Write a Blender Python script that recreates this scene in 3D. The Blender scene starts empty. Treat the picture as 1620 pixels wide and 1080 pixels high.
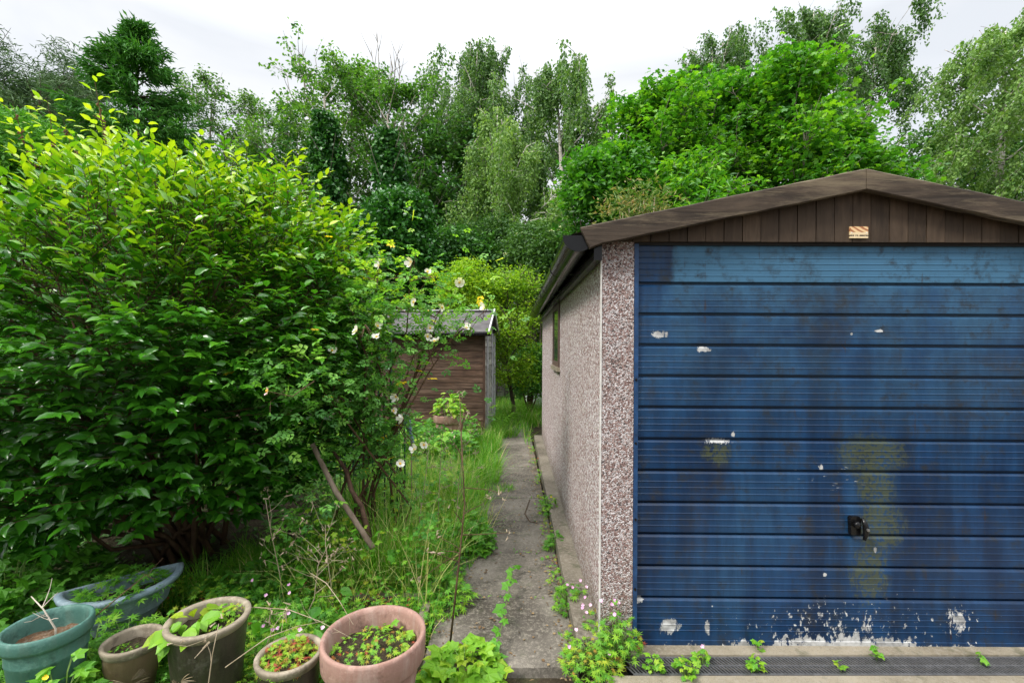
import bpy, math, random
import numpy as np
R = math.radians
S = bpy.context.scene
COL = S.collection
rng = np.random.default_rng(7)
random.seed(7)

# ------------------------------------------------------------------ camera
CAMZ, F = 1.47, 720.0            # focal length in pixels of the 1620 wide photo
cd = bpy.data.cameras.new("camera"); cam = bpy.data.objects.new("camera", cd); COL.objects.link(cam)
cam.location = (0, 0, CAMZ); cam.rotation_euler = (R(90), 0, 0)
cd.sensor_width = 36; cd.lens = 36*F/1620; cd.shift_y = 8/1620
cd.clip_start = .05; cd.clip_end = 900
S.camera = cam

def at(px, py, Y): return np.array([(px-810)/F*Y, Y, CAMZ-(py-548)/F*Y])
def gnd(px, py, z=-.04):
    Y = (CAMZ-z)*F/(py-548); return np.array([(px-810)/F*Y, Y, z])

# ------------------------------------------------------------------ world and sun
SUN = np.array([-.62, -.42, .78]); SUN /= np.linalg.norm(SUN)
W = bpy.data.worlds.new("World"); S.world = W; W.use_nodes = True
wn, wl = W.node_tree.nodes, W.node_tree.links; wn.clear()
out = wn.new('ShaderNodeOutputWorld'); bg = wn.new('ShaderNodeBackground'); wl.new(bg.outputs[0], out.inputs[0])
bg.inputs['Strength'].default_value = .10
sky = wn.new('ShaderNodeTexSky'); sky.sky_type = 'NISHITA'; sky.sun_disc = False
sky.sun_elevation = math.asin(SUN[2]); sky.sun_rotation = math.atan2(SUN[0], SUN[1])
tc = wn.new('ShaderNodeTexCoord'); sp = wn.new('ShaderNodeSeparateXYZ'); wl.new(tc.outputs['Generated'], sp.inputs[0])
mp = wn.new('ShaderNodeMapping'); mp.inputs['Scale'].default_value = (1, 1, 2.6); wl.new(tc.outputs['Generated'], mp.inputs[0])
no = wn.new('ShaderNodeTexNoise'); no.inputs['Scale'].default_value = 2.3; no.inputs['Detail'].default_value = 6; no.inputs['Distortion'].default_value = .4
wl.new(mp.outputs[0], no.inputs['Vector'])
cr = wn.new('ShaderNodeValToRGB'); wl.new(no.outputs[0], cr.inputs[0])
cr.color_ramp.elements[0].position = .38; cr.color_ramp.elements[0].color = (.80, .825, .86, 1)
cr.color_ramp.elements[1].position = .66; cr.color_ramp.elements[1].color = (1, 1, 1, 1)
gr = wn.new('ShaderNodeMapRange'); wl.new(sp.outputs[2], gr.inputs[0])      # overcast sky: brighter to the zenith
gr.inputs[1].default_value = .50; gr.inputs[2].default_value = 1; gr.inputs[3].default_value = 4.7; gr.inputs[4].default_value = 24
vm = wn.new('ShaderNodeVectorMath'); vm.operation = 'SCALE'; wl.new(cr.outputs[0], vm.inputs[0]); wl.new(gr.outputs[0], vm.inputs['Scale'])
mx = wn.new('ShaderNodeMix'); mx.data_type = 'RGBA'; mx.inputs[0].default_value = .90
wl.new(sky.outputs[0], mx.inputs[6]); wl.new(vm.outputs[0], mx.inputs[7]); wl.new(mx.outputs[2], bg.inputs['Color'])
sl = bpy.data.lights.new("sun", 'SUN'); sl.energy = 1.5; sl.angle = R(12); sl.color = (1, .96, .89)
so = bpy.data.objects.new("sun", sl); COL.objects.link(so)
from mathutils import Vector
so.rotation_euler = Vector(-SUN).to_track_quat('-Z', 'Y').to_euler()
S.view_settings.view_transform = 'Standard'; S.view_settings.look = 'None'
S.view_settings.gamma = 1; S.view_settings.exposure = 1.24
S.cycles.max_bounces = 6; S.cycles.diffuse_bounces = 3; S.cycles.glossy_bounces = 3
S.cycles.transmission_bounces = 4; S.cycles.transparent_max_bounces = 4
S.cycles.pixel_filter_width = 1.15; S.cycles.caustics_reflective = False; S.cycles.caustics_refractive = False
try:
    S.cycles.use_denoising = True; S.cycles.denoiser = 'OPENIMAGEDENOISE'; S.cycles.denoising_prefilter = 'NONE'
except Exception: pass

# ------------------------------------------------------------------ mesh builder
class MB:
    def __init__(s): s.v = []; s.t = []; s.q = []; s.ti = []; s.n = 0
    def add(s, v, tris=None, quads=None, tint=0.):
        v = np.asarray(v, float).reshape(-1, 3); s.v.append(v)
        if tris is not None and len(tris): s.t.append(np.asarray(tris, int).reshape(-1, 3)+s.n)
        if quads is not None and len(quads): s.q.append(np.asarray(quads, int).reshape(-1, 4)+s.n)
        s.ti.append(np.broadcast_to(np.asarray(tint, float), (len(v),)) if np.ndim(tint) < 2 else np.asarray(tint).ravel()); s.n += len(v)
    def box(s, a, b, tint=0.):
        x0, y0, z0 = a; x1, y1, z1 = b
        v = [(x0,y0,z0),(x1,y0,z0),(x1,y1,z0),(x0,y1,z0),(x0,y0,z1),(x1,y0,z1),(x1,y1,z1),(x0,y1,z1)]
        s.add(v, quads=[(0,3,2,1),(4,5,6,7),(0,1,5,4),(1,2,6,5),(2,3,7,6),(3,0,4,7)], tint=tint)
    def prism(s, poly, y0, y1):                       # polygon of (x,z), extruded along y
        n = len(poly); v = [(x, y0, z) for x, z in poly]+[(x, y1, z) for x, z in poly]
        s.add(v, tris=[(0, i, i+1) for i in range(1, n-1)]+[(n, n+i+1, n+i) for i in range(1, n-1)],
              quads=[(i, i+n, (i+1) % n+n, (i+1) % n) for i in range(n)])
    def tube(s, p, r, n=5, tint=0., cap=True):
        p = np.asarray(p, float); m = len(p); r = np.broadcast_to(np.asarray(r, float), (m,))
        d = np.gradient(p, axis=0); d /= np.linalg.norm(d, axis=1)[:, None]+1e-9
        ref = np.array([1., .13, .07]) if abs(d[0][0]) < .8 else np.array([.05, 1., .1])
        u = np.cross(d, ref); u /= np.linalg.norm(u, axis=1)[:, None]+1e-9; w = np.cross(d, u)
        a = np.linspace(0, 2*np.pi, n, endpoint=False)
        v = p[:, None]+(u[:, None]*np.cos(a)[None, :, None]+w[:, None]*np.sin(a)[None, :, None])*r[:, None, None]
        i = np.arange(m-1)[:, None]*n; j = np.arange(n)[None]; k = (j+1) % n
        q = np.stack([i+j, i+n+j, i+n+k, i+k], -1).reshape(-1, 4)
        t = [(0, k, k+1) for k in range(1, n-1)]+[((m-1)*n, (m-1)*n+k+1, (m-1)*n+k) for k in range(1, n-1)] if cap else None
        s.add(v.reshape(-1, 3), tris=t, quads=q, tint=tint)
    def lathe(s, prof, c, n=40, wob=0.):
        a = np.linspace(0, 2*np.pi, n, endpoint=False); v = []
        for r, z in prof:
            rr = r*(1+wob*np.sin(a*2+1)); v.append(np.stack([c[0]+rr*np.cos(a), c[1]+rr*np.sin(a), np.full(n, c[2]+z)], 1))
        m = len(prof); i = np.arange(m-1)[:, None]*n; j = np.arange(n)[None]; k = (j+1) % n
        s.add(np.concatenate(v), quads=np.stack([i+j, i+k, i+n+k, i+n+j], -1).reshape(-1, 4))
    def leaves(s, P, A, N, L, Wd, T, tint):
        tv, tf = T; n = len(P)
        if n == 0: return
        A = A/(np.linalg.norm(A, axis=1)[:, None]+1e-9)
        B = np.cross(N, A); B /= np.linalg.norm(B, axis=1)[:, None]+1e-9; N = np.cross(A, B)
        L = np.broadcast_to(L, (n,)); Wd = np.broadcast_to(Wd, (n,))
        v = P[:, None]+A[:, None]*(tv[None, :, 0]*L[:, None])[..., None]+B[:, None]*(tv[None, :, 1]*Wd[:, None])[..., None]+N[:, None]*(tv[None, :, 2]*L[:, None])[..., None]
        f = tf[None]+(np.arange(n)*len(tv))[:, None, None]
        s.add(v.reshape(-1, 3), tris=f.reshape(-1, 3), tint=np.repeat(np.broadcast_to(tint, (n,)), len(tv)))
    def blades(s, P, D, L, Wd, bend, tint, seg=4):
        n = len(P); h = np.linspace(0, 1, seg+1)
        az = rng.uniform(0, 2*np.pi, n); side = np.stack([-np.sin(az), np.cos(az), 0*az], 1); fw = np.stack([np.cos(az), np.sin(az), 0*az], 1)
        L = np.broadcast_to(L, (n,)); Wd = np.broadcast_to(Wd, (n,)); bend = np.broadcast_to(bend, (n,))
        c = P[:, None]+(D*L[:, None])[:, None]*(h[None, :, None])+fw[:, None]*(bend*L)[:, None, None]*(h**2)[None, :, None]-np.array([0, 0, 1.])*((np.abs(bend)*L*.55)[:, None]*(h**2.4)[None])[..., None]
        w = side[:, None]*(Wd[:, None]*(1-h**1.7*.93)[None])[..., None]*.5
        v = np.stack([c-w, c+w], 2).reshape(n, -1, 3)
        i = np.arange(seg)*2; q = np.stack([i, i+1, i+3, i+2], 1)
        f = q[None]+(np.arange(n)*2*(seg+1))[:, None, None]
        s.add(v.reshape(-1, 3), quads=f.reshape(-1, 4), tint=np.repeat(np.broadcast_to(tint, (n,)), 2*(seg+1)))

def wloc(o):
    p = Vector((0, 0, 0))
    while o is not None: p += o.location; o = o.parent
    return np.array(p)
def obj(name, mb, mat, parent=None, smooth=False, label=None):
    v = np.concatenate(mb.v)
    if parent is not None: v = v-wloc(parent)
    t = np.concatenate(mb.t) if mb.t else np.zeros((0, 3), int); q = np.concatenate(mb.q) if mb.q else np.zeros((0, 4), int)
    me = bpy.data.meshes.new(name); me.vertices.add(len(v)); me.vertices.foreach_set('co', v.astype(np.float32).ravel())
    li = np.concatenate([t.ravel(), q.ravel()]).astype(np.int32)
    st = np.concatenate([np.arange(len(t))*3, len(t)*3+np.arange(len(q))*4]).astype(np.int32)
    me.loops.add(len(li)); me.loops.foreach_set('vertex_index', li)
    me.polygons.add(len(st)); me.polygons.foreach_set('loop_start', st)
    me.polygons.foreach_set('use_smooth', np.full(len(st), smooth, bool))
    me.update(calc_edges=True)
    a = me.attributes.new('tint', 'FLOAT', 'POINT'); a.data.foreach_set('value', np.concatenate(mb.ti).astype(np.float32))
    if not isinstance(mat, (list, tuple)): mat = [mat]
    for m in mat: me.materials.append(m)
    o = bpy.data.objects.new(name, me); COL.objects.link(o)
    if parent is not None: o.parent = parent
    if label: o['label'] = label
    return o
def tag(o, label, cat, group=None, kind=None):
    o['label'] = label; o['category'] = cat
    if group: o['group'] = group
    if kind: o['kind'] = kind
    return o
def thing(name, label, cat, loc, group=None):
    o = bpy.data.objects.new(name, None); COL.objects.link(o); o.location = [float(x) for x in loc]; o.empty_display_size = .1
    return tag(o, label, cat, group)
def setting(name, mb, mat, kind='structure', smooth=False):
    o = obj(name, mb, mat, None, smooth); o['kind'] = kind; return o

# ------------------------------------------------------------------ leaf templates (u along, v across, w up)
T_RH = (np.array([(0,0,0),(.45,-.5,.07),(1,0,-.06),(.45,.5,.07)], float), np.array([(0,1,2),(0,2,3)]))
def oval():
    us = [.18, .44, .75]; ws = [.35, .5, .29]; v = [(0, 0, 0)]
    for u, w in zip(us, ws): v += [(u, -w, .07-.16*u*u), (u, 0, -.16*u*u), (u, w, .07-.16*u*u)]
    v.append((1, 0, -.22)); f = [(0,1,2),(0,2,3),(7,10,8),(8,10,9)]
    for k in (1, 4): f += [(k,k+3,k+4),(k,k+4,k+1),(k+1,k+4,k+5),(k+1,k+5,k+2)]
    return np.array(v, float), np.array(f)
T_OV = oval()
def lobed(k=5, deep=.5):
    v = [(.18, 0, .04)]; m = 2*k+1; a = np.linspace(-2.55, 2.55, m)
    for i, x in enumerate(a):
        r = (.62 if i % 2 else .62*deep)*(1+.35*math.cos(x)); v.append((.18+r*math.cos(x)*.95, r*math.sin(x)*.85, -.12*r if i % 2 else .03))
    return np.array(v, float), np.array([(0, i, i+1) for i in range(1, m)])
T_LB = lobed(5, .68); T_HR = lobed(7, .35)
def pinnate(n=5):
    V, Fc = [], []
    for i in range(n):
        t = .3+.2*(i//2)*1.6 if i < n-1 else .75; sd = (-1 if i % 2 else 1) if i < n-1 else 0
        a = 1.0*sd; k = len(V); L, w = .36, .11
        for u, x, z in ((0, 0, 0), (.5, -w, .03), (1, 0, -.05), (.5, w, .03)):
            V.append((t*.75+L*u*math.cos(a)-x*math.sin(a), L*u*math.sin(a)+x*math.cos(a), z-.05*t))
        Fc += [(k, k+1, k+2), (k, k+2, k+3)]
    return np.array(V, float), np.array(Fc)
T_PN = pinnate()

# ------------------------------------------------------------------ node helpers and materials
class Mat:
    def __init__(s, name, rough=.7, spec=.5, metal=0.):
        s.m = bpy.data.materials.new(name); s.m.use_nodes = True; s.n = s.m.node_tree.nodes; s.l = s.m.node_tree.links
        s.b = s.n['Principled BSDF']; s.o = s.n['Material Output']
        s.b.inputs['Roughness'].default_value = rough; s.b.inputs['Specular IOR Level'].default_value = spec; s.b.inputs['Metallic'].default_value = metal
        s.tc = s.n.new('ShaderNodeTexCoord'); s.P = s.tc.outputs['Object']
    def set(s, inp, v):
        if isinstance(v, bpy.types.NodeSocket): s.l.new(v, inp)
        elif isinstance(v, (tuple, list)) and len(v) == 3 and inp.type == 'RGBA': inp.default_value = (*v, 1)
        else: inp.default_value = v
    def math(s, op, a, b=0., c=0., clamp=False):
        n = s.n.new('ShaderNodeMath'); n.operation = op; n.use_clamp = clamp
        s.set(n.inputs[0], a); s.set(n.inputs[1], b); s.set(n.inputs[2], c); return n.outputs[0]
    def xyz(s, v=None):
        n = s.n.new('ShaderNodeSeparateXYZ'); s.l.new(v or s.P, n.inputs[0]); return n.outputs
    def map(s, scale=(1,1,1), loc=(0,0,0), rot=(0,0,0), v=None):
        n = s.n.new('ShaderNodeMapping'); s.l.new(v or s.P, n.inputs[0]); n.inputs['Scale'].default_value = scale; n.inputs['Location'].default_value = loc; n.inputs['Rotation'].default_value = rot; return n.outputs[0]
    def noise(s, sc, det=4, rough=.55, v=None, dist=0.):
        n = s.n.new('ShaderNodeTexNoise'); s.l.new(v or s.P, n.inputs['Vector']); n.inputs['Scale'].default_value = sc; n.inputs['Detail'].default_value = det; n.inputs['Roughness'].default_value = rough; n.inputs['Distortion'].default_value = dist
        return n.outputs[0]
    def vor(s, sc, v=None, feat='F1'):
        n = s.n.new('ShaderNodeTexVoronoi'); n.feature = feat; s.l.new(v or s.P, n.inputs['Vector']); n.inputs['Scale'].default_value = sc; return n
    def ramp(s, f, stops, const=False):
        n = s.n.new('ShaderNodeValToRGB'); s.l.new(f, n.inputs[0]); e = n.color_ramp.elements
        if const: n.color_ramp.interpolation = 'CONSTANT'
        while len(e) < len(stops): e.new(.5)
        for el, (p, c) in zip(e, stops): el.position = p; el.color = (*c, 1) if isinstance(c, tuple) else (c, c, c, 1)
        return n.outputs[0]
    def mix(s, f, a, b, mode='MIX'):
        n = s.n.new('ShaderNodeMix'); n.data_type = 'RGBA'; n.blend_type = mode; s.set(n.inputs[0], f); s.set(n.inputs[6], a); s.set(n.inputs[7], b); return n.outputs[2]
    def rng(s, f, a, b, c=0., d=1.):
        n = s.n.new('ShaderNodeMapRange'); s.set(n.inputs[0], f); n.inputs[1].default_value = a; n.inputs[2].default_value = b; n.inputs[3].default_value = c; n.inputs[4].default_value = d; return n.outputs[0]
    def attr(s, name='tint'):
        n = s.n.new('ShaderNodeAttribute'); n.attribute_name = name; return n.outputs['Fac']
    def base(s, c): s.set(s.b.inputs['Base Color'], c); return s
    def bump(s, h, st=.3, d=.01):
        n = s.n.new('ShaderNodeBump'); n.inputs['Strength'].default_value = st; n.inputs['Distance'].default_value = d; s.l.new(h, n.inputs['Height']); s.l.new(n.outputs[0], s.b.inputs['Normal']); return s
    def rough(s, v): s.set(s.b.inputs['Roughness'], v); return s

def leafmat(name, stops, rough=.5, tr=.3, spec=.4, gain=1.3):
    M = Mat(name, rough, spec); c = M.ramp(M.attr(), [(p_, tuple(x*gain for x in k_)) for p_, k_ in stops])
    hs = M.noise(9, 2); c = M.mix(M.rng(hs, .3, .7, 0, .35), c, M.mix(1., c, (.62, .72, .55), 'MULTIPLY'))
    M.base(c)
    t = M.n.new('ShaderNodeBsdfTranslucent'); tcol = M.mix(1., c, (1.5, 1.55, .6), 'MULTIPLY'); M.l.new(tcol, t.inputs[0])
    mxs = M.n.new('ShaderNodeMixShader'); mxs.inputs[0].default_value = tr
    M.l.new(M.b.outputs[0], mxs.inputs[1]); M.l.new(t.outputs[0], mxs.inputs[2]); M.l.new(mxs.outputs[0], M.o.inputs[0]); return M.m
def plain(name, c, rough=.7, var=.25, sc=12, spec=.4, bump=0., metal=0.):
    M = Mat(name, rough, spec, metal); n = M.noise(sc, 5); d = tuple(x*(1-var) for x in c); l = tuple(min(1, x*(1+var)) for x in c)
    M.base(M.ramp(n, [(.3, d), (.7, l)]))
    if bump: M.bump(n, bump, .01)
    return M.m
def bark(name, a, b, sc=8, stripes=None):
    M = Mat(name, .9, .2); n = M.noise(sc, 6, .65, M.map((1, 1, .35)))
    c = M.ramp(n, [(.35, a), (.65, b)])
    if stripes:
        k = M.noise(5, 4, .6, M.map((.6, .6, 3.2))); c = M.mix(M.rng(k, .54, .60), c, stripes)
    M.base(c).bump(n, .6, .02); return M.m

G = {}
G['camellia'] = leafmat('camellia_leaf', [(0, (.018,.080,.008)), (.33, (.045,.175,.010)), (.58, (.12,.28,.012)), (1, (.34,.46,.016))], .24, .25, .55, gain=1.3)
G['lime'] = leafmat('lime_leaf', [(0, (.10,.22,.015)), (.5, (.21,.35,.02)), (1, (.36,.45,.025))], .45, .4)
G['rose'] = leafmat('rose_leaf', [(0, (.045,.14,.03)), (.5, (.10,.24,.035)), (.85, (.25,.37,.035)), (1, (.60,.42,.02))], .5, .4, gain=1.65)
G['thuja'] = leafmat('thuja_leaf', [(0, (.03,.13,.014)), (1, (.12,.32,.02))], .6, .2)
G['birch'] = leafmat('birch_leaf', [(0, (.04,.10,.026)), (.5, (.09,.185,.045)), (1, (.18,.29,.075))], .5, .35)
G['birchpale'] = leafmat('pale_birch_leaf', [(0, (.075,.16,.035)), (.5, (.14,.25,.055)), (1, (.24,.36,.10))], .5, .35)
G['ash'] = leafmat('ash_leaf', [(0, (.035,.11,.02)), (.5, (.08,.19,.03)), (1, (.15,.29,.04))], .5, .35)
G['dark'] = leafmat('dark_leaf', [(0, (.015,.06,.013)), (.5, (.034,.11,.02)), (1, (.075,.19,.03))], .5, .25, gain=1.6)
G['ivy'] = leafmat('ivy_leaf', [(0, (.012,.06,.012)), (.5, (.028,.115,.018)), (1, (.06,.19,.025))], .35, .2)
G['syc'] = leafmat('sycamore_leaf', [(0, (.026,.11,.012)), (.5, (.065,.21,.016)), (1, (.19,.38,.02))], .45, .38)
G['spruce'] = leafmat('spruce_needle', [(0, (.03,.115,.018)), (.6, (.065,.21,.03)), (1, (.14,.33,.04))], .6, .1)
G['pine'] = leafmat('pine_needle', [(0, (.04,.08,.035)), (.6, (.08,.15,.06)), (1, (.14,.23,.09))], .6, .1)
G['elder'] = leafmat('elder_leaf', [(0, (.03,.085,.022)), (1, (.085,.18,.035))], .5, .3)
G['weed'] = leafmat('weed_leaf', [(0, (.04,.15,.014)), (.45, (.09,.26,.02)), (.75, (.19,.35,.022)), (.9, (.30,.34,.03)), (1, (.28,.06,.03))], .5, .35)
G['grass'] = leafmat('grass_blade', [(0, (.05,.18,.012)), (.6, (.11,.31,.018)), (.85, (.22,.40,.03)), (1, (.50,.42,.22))], .5, .35)
G['fern'] = leafmat('fern_leaf', [(0, (.08,.20,.015)), (1, (.18,.36,.03))], .5, .35)
G['bud'] = leafmat('budding_leaf', [(0, (.05,.12,.025)), (.6, (.13,.19,.04)), (1, (.30,.20,.09))], .6, .3)
K_bark = bark('brown_bark', (.045,.035,.025), (.12,.095,.07))
K_birch = bark('birch_bark', (.42,.38,.33), (.66,.62,.56), 6, (.07,.055,.045))
K_greybark = bark('grey_bark', (.14,.125,.10), (.32,.285,.235))
K_twig = bark('twig_bark', (.06,.035,.02), (.14,.085,.05), 20)
K_dead = bark('dead_stem', (.26,.20,.13), (.46,.38,.27), 20)
K_green = plain('green_stem', (.12,.20,.04), .6)

# ------------------------------------------------------------------ setting: ground, path, apron
def soil_mat():
    M = Mat('garden_soil', .95, .2); n = M.noise(3.5, 8, .7); k = M.noise(60, 4, .7)
    c = M.ramp(n, [(.3, (.022,.016,.010)), (.5, (.045,.034,.021)), (.7, (.05,.055,.022))])
    c = M.mix(M.rng(k, .55, .7), c, (.10, .075, .045)); M.base(c).bump(k, .8, .02); return M.m
gx = np.concatenate([[-260, -120, -50, -20], np.linspace(-9, 9, 91), [20, 50, 120, 260]]); gy = np.concatenate([[-40, -10], np.linspace(-2, 14, 81), [20, 30, 50, 100, 250, 700]])
X, Y = np.meshgrid(gx, gy); Z = -.055+.02*np.sin(X*3.1+Y*1.7)*np.sin(Y*2.3-X)+.01*np.sin(X*9)*np.cos(Y*8)
Z[(X > -.45) & (Y < 12) & (X < 4)] = -.08; Z[np.abs(X) > 9] = -.06; Z[Y > 14] = -.06
nx = len(gx); ii = np.arange(len(gy)-1)[:, None]*nx; jj = np.arange(nx-1)[None]
g = MB(); g.add(np.stack([X, Y, Z], -1).reshape(-1, 3), quads=np.stack([ii+jj, ii+jj+1, ii+nx+jj+1, ii+nx+jj], -1).reshape(-1, 4)); setting('ground', g, soil_mat(), smooth=True)
def concrete(name, a, b, c2, sc=1.):
    M = Mat(name, .9, .25); n = M.noise(2.2*sc, 6, .62); k = M.noise(55*sc, 5, .75); v = M.vor(130*sc); m = M.noise(7*sc, 6, .7)
    c = M.ramp(n, [(.32, a), (.52, b), (.72, c2)])
    c = M.mix(M.rng(k, .48, .68, 0, .75), c, (.30, .27, .22)); c = M.mix(M.rng(v.outputs['Distance'], .0, .35, .55, 0), c, (.035, .03, .025))
    c = M.mix(M.rng(m, .56, .68, 0, .6), c, (.055, .062, .03))
    M.base(c).bump(k, .55, .006); return M.m
C_path = concrete('path_concrete', (.048,.041,.033), (.122,.108,.090), (.235,.21,.178))
C_plinth = concrete('plinth_concrete', (.09,.076,.056), (.17,.148,.115), (.25,.22,.17))
C_sill = concrete('sill_concrete', (.15,.125,.088), (.25,.215,.155), (.33,.285,.215))
p = MB(); y = 2.13
while y < 12:
    d = .585; j = rng.uniform(-.012, .012, 4); xl = -.42 if y < 3.2 else -.30
    nseg = 8; xs = np.linspace(xl+j[0]+rng.uniform(-.01,.01), .30+j[1], nseg); xs[-1] = .313; zt = -.028+j[2]*.25; zs = -.10
    rows = []
    for yy, zz in ((y, zs), (y, zt-.008), (y+.012, zt), (y+d-.012, zt+j[3]*.4), (y+d, zt-.008), (y+d, zs)):
        e = rng.uniform(-.005, .005, nseg); rows.append(np.stack([xs, yy+e, np.full(nseg, zz)+e*.4], 1))
    v = np.concatenate(rows); i = np.arange(5)[:, None]*nseg; jx = np.arange(nseg-1)[None]
    p.add(v, quads=np.stack([i+jx, i+jx+1, i+nseg+jx+1, i+nseg+jx], -1).reshape(-1, 4)); y += d+.005
setting('path', p, C_path)
a = MB(); a.box((.42, .3, -.12), (4.2, 2.052, -.012)); a.box((.56, 2.178, -.12), (3.2, 2.27, -.003)); setting('pavement', a, C_sill)
a = MB(); a.box((-.95, .4, -.13), (.38, 2.02, -.05)); setting('kerb_strip', a, C_path)

# ------------------------------------------------------------------ the garage
GX, GY = .43, 2.24
def pebble(name, cols, mort, sc):
    M = Mat(name, .75, .35); wv = M.map((1, 1, 1)); v = M.vor(sc, wv); r = M.xyz(v.outputs['Color'])[0]
    c = M.ramp(r, cols, True); e = M.vor(sc, wv, 'DISTANCE_TO_EDGE'); c = M.mix(M.rng(e.outputs['Distance'], .03, .10), mort, c)
    lg = M.noise(2.5, 4); c = M.mix(M.rng(lg, .45, .75, 0, .4), c, M.mix(1., c, (.80, .70, .62), 'MULTIPLY'))
    zz = M.xyz()[2]; dn = M.math('ADD', zz, M.math('MULTIPLY', M.noise(6, 5, .7), -.5)); c = M.mix(M.rng(dn, -.25, .05, .6, 0), c, (.10, .085, .05)); M.base(c); h = M.rng(v.outputs['Distance'], 0, .55, 1, 0); M.bump(h, 1., .010); return M.m  # splash dirt and painted contact shade, darker towards the wall foot
PB_front = pebble('front_pebbledash', [(0, (.56,.505,.50)), (.22, (.26,.155,.14)), (.42, (.38,.27,.25)), (.60, (.70,.66,.665)), (.82, (.11,.095,.095)), (.90, (.44,.34,.31))], (.19,.145,.135), 128)
PB_side = pebble('side_pebbledash', [(0, (.66,.595,.60)), (.26, (.29,.165,.15)), (.44, (.50,.375,.36)), (.60, (.82,.78,.79)), (.85, (.12,.095,.095)), (.91, (.54,.42,.40))], (.26,.19,.185), 96)
def wood(name, a, b, ax=(1, 1, .12), sc=26, wear=None, rough=.75):
    M = Mat(name, rough, .3); n = M.noise(sc, 7, .62, M.map(ax), 1.2); k = M.noise(3.2, 5, .6); c = M.ramp(n, [(.3, a), (.7, b)])
    c = M.mix(1., c, M.ramp(k, [(.3, .62), (.7, 1.25)]), 'MULTIPLY')
    oi = M.attr(); c = M.mix(1., c, M.ramp(oi, [(0, .72), (1, 1.2)]), 'MULTIPLY')
    kn = M.vor(7, M.map((1, 1, .5))); c = M.mix(M.rng(kn.outputs['Distance'], .02, .07, .75, 0), c, (.02, .012, .008))
    if wear:
        w = M.noise(9, 8, .75, M.map(ax)); c = M.mix(M.rng(w, .50, .64, 0, .85), c, wear)
    M.base(c).bump(n, .5, .006); return M.m
Wd_gable = wood('gable_timber', (.042,.027,.017), (.088,.059,.038))
Wd_barge = wood('barge_timber', (.022,.015,.010), (.075,.053,.036), (.10, 1, 1), 22, (.19,.15,.095))
black_pvc = plain('black_pvc', (.005,.005,.0055), .22, .15, 30, .28)
dark_gap = plain('dark_timber', (.012,.010,.009), .8)
gar = thing('garage', 'pebbledashed concrete garage with a worn blue up-and-over door and brown gable', 'garage', (GX, GY, 0))
XR, YR, AX = 2.90, 7.2, 1.655
w = MB(); w.box((GX+.004, GY+.012, .05), (GX+.12, YR, 1.99)); w.box((XR-.12, GY+.05, .05), (XR, YR, 1.99)); w.box((GX+.12, YR-.1, .05), (XR-.12, YR, 1.99))
o = obj('wall', w, PB_side, gar)
w = MB(); w.box((GX-.002, GY-.004, .03), (.590, GY+.012, 1.985)); w.box((.47, GY+.012, .03), (.590, GY+.10, 1.985)); obj('corner_post', w, PB_front, gar); w = MB(); w.box((2.72, GY-.004, .03), (XR, GY+.10, 1.985)); obj('corner_post', w, PB_front, gar)
w = MB(); w.box((GX-.0045, GY-.007, .05), (GX+.003, GY+.004, 1.97))
obj('joint_strip', w, plain('pale_mortar', (.55,.53,.50), .8), gar)
w = MB(); w.box((.315, GY-.03, -.09), (GX+.004, YR+.1, .05)); w.box((GX+.004, GY+.02, -.09), (XR+.1, YR+.1, .048)); obj('plinth', w, C_plinth, gar)
# gable boards
def barge_z(x): return 2.314-abs(x-AX)*(2.314-2.035)/(AX-.315)
w = MB(); x = .60
xs = [GX+.10]+list(np.arange(.577, 2.75, .0888))
for k in range(len(xs)-1):
    x0, x1 = xs[k]+.002, xs[k+1]-.002; yo = GY-.022+rng.uniform(-.002, .002)
    poly = [(x0, 1.983), (x1, 1.983), (x1, barge_z(x1)-.012), (x0, barge_z(x0)-.012)]
    if x0 < AX < x1: poly.insert(3, (AX, barge_z(AX)-.012))
    n0 = w.n; w.prism([(a_, b_) for a_, b_ in poly], yo, yo+.018); w.ti[-1] = np.full(w.n-n0, rng.uniform(0, 1))
obj('gable_boarding', w, Wd_gable, gar)
w = MB(); w.box((GX+.1, GY-.002, 1.97), (2.75, GY+.02, 2.02)); w.box((.7, GY-.002, 2.02), (2.6, GY+.02, 2.08)); obj('lintel', w, dark_gap, gar)
for s in (-1, 1):
    w = MB(); xe = AX+s*(AX-.315); ze = barge_z(xe); dn = .100; yb0, yb1 = GY-.090, GY-.058
    N_ = 14; xs_ = np.linspace(AX+s*.0015, xe, N_); rows = []
    top = [(x_, barge_z(x_)+rng.uniform(-.0015, .0015)) for x_ in xs_]; bot = [(x_+(.0 if i < N_-1 else -s*.045), barge_z(x_)-dn+rng.uniform(-.002, .002)) for i, x_ in enumerate(xs_)]
    pts = []
    for (xt, zt), (xb, zb) in zip(top, bot):
        pts.append([(xt, yb0+.004, zt), (xt, yb0, zt-.005), (xb, yb0, zb+.004), (xb, yb0+.004, zb), (xb, yb1, zb), (xt, yb1, zt)])
    v = np.array(pts).reshape(-1, 3); i = np.arange(N_-1)[:, None]*6; j = np.arange(6)[None]; k = (j+1) % 6
    w.add(v, quads=np.stack([i+j, i+6+j, i+6+k, i+k], -1).reshape(-1, 4), tris=[(0, q, q+1) for q in range(1, 5)]+[((N_-1)*6, (N_-1)*6+q+1, (N_-1)*6+q) for q in range(1, 5)], tint=.6)
    obj('barge_board', w, Wd_barge, gar)
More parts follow.
